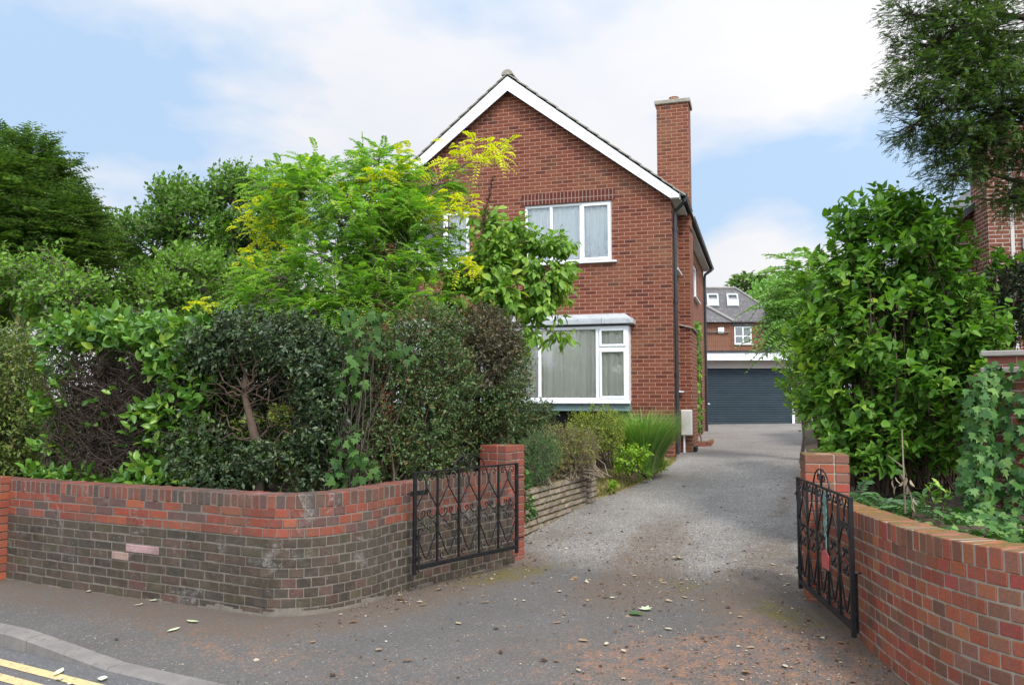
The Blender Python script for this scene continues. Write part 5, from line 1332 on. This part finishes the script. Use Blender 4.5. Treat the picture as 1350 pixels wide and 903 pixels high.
# yew overhanging from the right
t = plant('yew_tree', (6.9, 8.6, .7), 'big dark yew reaching in from the right with hanging feathery boughs against the sky', 'tree')
C, Rr = B3([(1240,60,8.2,60,60,.8),(1300,40,8.2,80,70,.9),(1270,130,8.1,66,52,.8),(1220,150,8,36,34,.5),(1320,150,8.2,70,70,.9),(1205,95,8,30,24,.4),(1290,195,8.1,50,38,.7),(1370,230,8.2,36,70,.7),(1260,230,8,26,22,.4),(1205,165,8,26,16,.4),(1200,20,8.1,28,26,.4),(1390,100,8.3,90,140,1.),(1335,262,8.1,26,22,.4),(1470,30,8.5,90,90,1.),(1480,180,8.6,80,80,1.),(1450,-80,8.6,120,80,1.),(1250,190,8,30,24,.4),(1270,-60,8.3,90,60,1.)])
P, O, b = clusters(C, Rr, 12500, .2, .26, None, .2)
Pz = P * np.array([1, 1, 1.9]) + np.stack([0*P[:,0], 0*P[:,0], P[:,0] * -.9], -1); kk = clump(Pz, 1.9, .02, 1.7) | clump(P, 5.5, .2, 4.); P, O, bk_ = P[kk], O[kk], b[kk]
lv, st, tr = Leaves(), Sticks(), Sticks(); Oh = nrm(np.array([[-.75, -.25, -.25]]) + O * .8)
fronds(lv, st, P, Oh, 10, .16, .022, .012, 'rh', up=.0, droop=.25, rs=.0015)
for j in range(4):
    Q = P + nrm(Oh) * .04 * j + rdir(len(P)) * .045; fronds(lv, None, Q, nrm(Oh + rdir(len(P)) * .9), 7, .085, .022, .014, 'rh', up=.0, droop=.25, rs=.0012)
tr.chain([(6.9,8.6,.5),(6.8,8.6,2.5),(6.6,8.5,4.5),(6.3,8.4,7.)], [.26,.22,.17,.08], 9)
for c in C: limbs(tr, (6.7, 8.5, min(6.5, max(2.5, c[2] - .3))), [c], .05, .012, .06, 5, 5, .03)
for i in range(len(C)):
    pi = P[bk_ == i]
    if len(pi): limbs(tr, C[i], pi[rng.choice(len(pi), min(70, len(pi)), replace=False)], .008, .002, .02, 4, 3)
tr.build('trunk', M['bark_dark'], t); lv.build('crown', M['yew'], t); st.build('twigs', M['bark_dark'], t)

mound('glossy_shrub', gz(1335, 470, 9.2, .8), [(1330,385,9.2,34,40,.5),(1350,420,9.1,40,40,.5),(1310,400,9.3,22,26,.4),(1370,380,9.2,40,50,.5)], 1100, 8, .05, .03, 'holly', 'glossy grey green evergreen bush behind the tall boundary wall', stems=20, zmin=1.2)
t = plant('ivy_curtain', gz(1310, 700, 6.6, .7), 'curtain of lobed bright ivy leaves covering the tall boundary wall', 'climber')
lv, st = Leaves(), Sticks(); P = []; O = []
for i in range(1500):
    s = rng.random() * bwall.len * .8; z = .72 + 1.25 * rng.random()
    dens = (.55 + .45 * math.sin(s * 3.1 + 1) * math.cos(z * 4)) if s > .8 else 1
    if z > 1.75 - .0 * s and s > .7 and rng.random() < .8: continue
    if s > .75 and rng.random() > dens + .25: continue
    f = bwall.frame(s, z); P.append((f @ Vector((0, -.02 - .16 * rng.random() ** 1.5, 0)))[:]); O.append((f.to_3x3() @ Vector((0, -1, .35)))[:])
P = np.array(P); O = nrm(np.array(O) + rng.normal(size=P.shape) * .35)
lv.add(P, nrm(np.array([[0,-.2,-1.]]) + rng.normal(size=P.shape) * .45), O, rng.uniform(.05, .10, len(P)), rng.uniform(.055, .11, len(P)), 'lobed', rng.random(len(P)) ** 1.2)
C, Rr = B3([(1312,500,7.0,16,26,.06),(1290,560,6.9,20,70,.15),(1285,640,6.7,20,50,.15),(1310,690,6.3,40,22,.2),(1270,690,6.3,26,12,.2),(1340,705,5.6,30,16,.2)]); P, O, b = clusters(C, Rr, 720, .4, .2, .72); O = nrm(O + np.array([[0,-1.2,.4]]))
lv.add(P, nrm(np.array([[0,-.2,-1.]]) + rng.normal(size=P.shape) * .45), O, rng.uniform(.05, .09, len(P)), rng.uniform(.055, .10, len(P)), 'lobed', rng.random(len(P)) ** 1.2)
Pg_ = []
while len(Pg_) < 1000:
    s = rng.uniform(.5, RIGHT.len - .1); q = RIGHT.frame(s, 0) @ Vector((0, rng.uniform(.24, 1.3), 0))
    if q.y > 3.2 and rng.random() < (.9 if s > 1.4 else .35): Pg_.append((q.x, q.y, .73 + .16 * rng.random()))
Pg_ = np.array(Pg_); lv.add(Pg_, rdir(len(Pg_)) * np.array([1, 1, .25]), UP + rng.normal(size=Pg_.shape) * .35, rng.uniform(.05, .09, len(Pg_)), rng.uniform(.055, .10, len(Pg_)), 'lobed', rng.random(len(Pg_)) ** 1.4)
for i in range(30):
    s = rng.random() * bwall.len * .8; p0 = bwall.frame(s, .7) @ Vector((0, -.02, 0)); st.chain([p0[:], (p0 + Vector((rng.normal() * .08, 0, .5)))[:], (p0 + Vector((rng.normal() * .15, 0, 1.1)))[:]], [.008, .006, .004], 4)
st.build('stems', M['twig'], t); lv.build('foliage', M['ivy'], t)

for i, (x, y, Y, lab) in enumerate(((1165, 660, 6.9, 'clump of blue green fern fronds directly behind the right pier and wall'), (1205, 665, 6.6, 'small fern under the dead stalk behind the right wall'), (1130, 640, 7.4, 'fern tucked against the brick pier under the huge shrub'))):
    t = plant('fern', gz(x, y, Y, .72), lab, 'fern'); lv, st = Leaves(), Sticks(); n = 15
    P = np.array([gz(x, y, Y, .74)] * n); a_ = rng.uniform(0, 6.28, n); O = np.stack([np.cos(a_), np.sin(a_), np.full(n, .5)], -1)
    fronds(lv, st, P, O, 14, .42, .075, .02, 'rh', up=.5, droop=.55, rs=.003); st.build('stalks', M['twig'], t); lv.build('fronds', M['fern'], t)
t = plant('laurel_seedling', gz(1238, 680, 6.2, .72), 'small laurel seedling with pointed glossy leaves behind the right wall', 'plant'); lv, st = Leaves(), Sticks()
P = np.array([at(x, y, 6.2)[:] for x, y in ((1225,650),(1240,645),(1252,655),(1232,662),(1246,668),(1218,660))]); sprigs(lv, st, P, np.tile(np.array([[0,-.3,1.]]), (len(P), 1)), 6, .12, .09, .035, 'oval', droop=.1)
limbs(st, gz(1238, 680, 6.2, .7), P, .006, .003); st.build('stems', M['twig'], t); lv.build('foliage', M['laurel'], t)
t = plant('dead_stalk', gz(1192, 690, 6.1, .75), 'tall bare brown stalk with withered hanging leaves above the mossy coping', 'plant'); lv, st = Leaves(), Sticks()
st.chain([gz(1194, 690, 6.1, .72), at(1192, 640, 6.1)[:], at(1189, 566, 6.15)[:]], [.008, .007, .004], 6); st.chain([at(1190,615,6.1)[:], at(1170,600,6.1)[:]], [.004,.002], 4); st.chain([at(1188,625,6.1)[:], at(1200,650,6.05)[:], at(1206,675,6.0)[:]], [.005,.004,.003], 4)
P = np.array([at(x, y, 6.05)[:] for x, y in ((1180,628),(1186,622),(1192,618),(1200,632),(1204,655),(1182,640),(1196,640),(1206,672),(1177,632),(1190,634),(1202,662),(1195,628))])
lv.add(P, np.array([[0,0,-1.]]) + rng.normal(size=P.shape) * .3, rdir(len(P)), .07, .03, 'oval', rng.random(len(P))); st.build('stem', M['twig_pale'], t); lv.build('withered_leaves', M['dead'], t)

# ------------------------------------------------------------------ leaves and litter on the ground
def ongr(x, y, lift=.004):
    lo, hi = 2., 60.
    for _ in range(40):
        m_ = (lo + hi) / 2; p = at(x, y, m_)
        if p.z > g(p.x, p.y): lo = m_
        else: hi = m_
    p = at(x, y, lo); a_ = .87*p.x - .5*p.y; b_ = .5*p.x + .87*p.y
    z = g(p.x, p.y)
    if 3.54 < b_ < 4.44: z -= (.105 - kh(a_)) * max(0, 1 - (b_ - 3.54) / .9)
    if b_ < 3.41: z -= .105
    return Vector((p.x, p.y, z + lift))
def fleaf(x, y, L, W, mat, label, tm='oval', group=None, name='fallen_leaf'):
    p = ongr(x, y, .008); T, F = TM[tm]; a_ = rng.uniform(0, 6.28); c, s_ = math.cos(a_), math.sin(a_); cu = rng.uniform(.15, .4)
    V = np.array([(t[0] * W, (t[1] - .5) * L, abs(t[0]) * W * cu + (t[1] - .5) ** 2 * L * cu) for t in T]); V = np.stack([V[:,0]*c - V[:,1]*s_, V[:,0]*s_ + V[:,1]*c, V[:,2]], -1)
    o = raw_mesh(name, V, F, M[mat], None, np.full(len(V), rng.random())); o.location = p; return tag(o, label, 'leaf', group)
fleaf(852, 803, .13, .10, 'paleleaf', 'largest pale green fallen leaf, lying in the middle of the drive mouth', 'lobed')
fleaf(838, 811, .14, .07, 'vine', 'dull green fallen leaf touching the largest pale leaf on the tarmac')
fleaf(896, 737, .12, .08, 'litter', 'pinkish brown curled fallen leaf in the centre of the gateway', 'lobed')
for x, y, l_ in ((193,779,'pale narrow leaf lying beside the wall, nearest the kerb side of the little sprig'),(206,792,'pale narrow leaf lying alone on the footway below the two pink bricks'),(238,793,'pale leaf with a yellow tip lying at the foot of the dark wall'),(254,818,'pale narrow leaf farthest from the wall on the footway'),(229,826,'buff leaf lying on the footway just left of the farthest pale leaf')):
    fleaf(x, y, .12, .045, 'paleleaf', l_)
fleaf(78, 866, .15, .05, 'paleleaf', 'pale narrow leaf lying in the road gutter beside the kerb')
fleaf(136, 874, .09, .06, 'paleleaf', 'small whitish leaf against the foot of the dropped kerb')
GLB = 'small dry curled brown leaf lying on the tarmac among the litter'
spots = [(720,748),(742,782),(690,790),(768,800),(800,790),(812,788),(905,788),(925,790),(885,830),(880,792),(960,800),(980,815),(925,842),(800,845),(820,860),(730,822),(770,845),(700,770),(1085,800),(1065,815),(1105,845),(990,855),(1030,880),(835,760),(870,770),(560,800),(610,820),(640,790),(470,822),(500,850),(540,870),(410,845),(660,860),(580,780),(385,812),(365,808),(150,836),(76,874),(97,881),(180,800),(120,780),(60,770),(440,880),(700,715),(722,718),(740,712),(690,728),(1000,760),(1020,745),(1040,775),(970,740),(950,752),(900,770),(842,870),(985,888),(760,885)]
for i, (x, y) in enumerate(spots): fleaf(x + rng.normal() * 3, y + rng.normal() * 2, rng.uniform(.035, .075), rng.uniform(.025, .045), 'litter', GLB, 'lobed' if i % 3 == 0 else 'oval', 'dry fallen leaves scattered over the tarmac')
# litter crumbs and grit as one mass
lv = Leaves(); n = 34000
X = rng.uniform(-6, 5, n * 2); Y = rng.uniform(3.5, 13, n * 2); bb_ = .5 * X + .87 * Y
dl, dr = dist(X, Y, gp_l), dist(X, Y, gp_r)
side_l = np.array([min(range(60), key=lambda i: (gp_l[i][0]-x)**2 + (gp_l[i][1]-y)**2) for x, y in zip(X, Y)])
tl = np.gradient(gp_l, axis=0); cr = tl[side_l,0] * (Y - gp_l[side_l,1]) - tl[side_l,1] * (X - gp_l[side_l,0])
wgt = .10 + .9 * np.clip(1 - dl / .5, 0, 1) + .9 * np.clip(1 - dr / .6, 0, 1) + .9 * blob2(X, Y, 1.9, 4.7, 1.5, 1.1) + .7 * blob2(X, Y, 1.4, 8, .9, 2., -.3) + .5 * blob2(X, Y, .5, 9.3, .5, 1.)
ok = (rng.random(n * 2) < wgt) & (bb_ > 3.57) & ~((cr > 0) & (bb_ < 7.6) & (X < .05)) & ~((X > 2.2) & (Y < 6.6)) & ~((X < .05) & (bb_ > 7.2)) & ~((X < 1.0) & (Y > 9.3 + 2.2 * X)) & (X < 2.6 + np.clip(Y - 6.7, 0, 9) * .33)
X, Y = X[ok], Y[ok]; a_ = .87*X - .5*Y; b_ = .5*X + .87*Y
kv = np.vectorize(kh)(a_); Z = G(X, Y) - np.where(b_ < 4.44, (.105 - kv) * np.clip(1 - (b_ - 3.54) / .9, 0, 1), 0) + .004
P = np.stack([X, Y, Z], -1); m = len(P); s = rng.lognormal(-.1, .5, m)
D = np.stack([rng.normal(size=m), rng.normal(size=m), rng.random(m) * .3], -1)
lv.add(P, D, UP + rng.normal(size=(m, 3)) * .35, .015 * s, .009 * s, 'rh', rng.random(m) ** 1.3)
o = lv.build('leaf_litter', M['litter'], None); tag(o, 'crumbled dry leaves and grit strewn over the tarmac', 'leaf litter', kind='stuff')
# darker growth further back, closing the view between the hedge and the skyline trees
broad_tree('garden_shrub', gz(90, 600, 10.6, .75), [(60,520,10.6,110,90,.5),(180,500,10.6,80,90,.5),(-20,500,10.8,80,90,.5)], 1300, 7, .09, .05, 'cotoneaster', 'shadowy dark shrubbery glimpsed through the laurel hedge', .05, cat='shrub', Ls=.25)
broad_tree('garden_shrub', gz(390, 600, 11.6, .75), [(330,520,11.4,70,100,.5),(420,520,11.4,80,90,.5),(500,520,11.4,60,90,.5),(400,430,11.6,70,60,.5)], 1300, 7, .09, .055, 'vine', 'deep green shrubbery behind the golden tree trunk, seen through the holly', .05, cat='shrub', Ls=.25)

# tufts of dry and green grass on the verge
t2 = Leaves(); n = 5200; u = rng.random(n) * (len(EDGE) - 1); i_ = np.minimum(u.astype(int), len(EDGE) - 2); fr_ = u - i_; E_ = np.array(EDGE)
base = E_[i_] * (1 - fr_[:, None]) + E_[i_ + 1] * fr_[:, None]; off = rng.random(n) ** 1.2 * .5
X = base[:, 0] - off * .85; Y = base[:, 1] + off * .45; Z = np.array([zlb(x, y) for x, y in zip(X, Y)]) + .02
t2.add(np.stack([X, Y, Z], -1), np.stack([rng.normal(size=n) * .6, rng.normal(size=n) * .6, np.ones(n)], -1), rdir(n), rng.uniform(.03, .075, n), .006, 'rh', rng.random(n))
o = t2.build('verge_grass', M['verge_grass'], None); tag(o, 'short straw coloured and green grass along the edge of the flower bed', 'grass', kind='stuff')

mound('gold_shrub', gz(372, 640, 9.0, .78), [(372,615,9.0,34,26,.3),(380,560,9.4,40,40,.3),(312,560,9.4,30,26,.3)], 420, 8, .05, .03, 'goldshrub', 'yellow green shrub glimpsed through the gaps low in the dark holly', Ls=.14, stems=16)
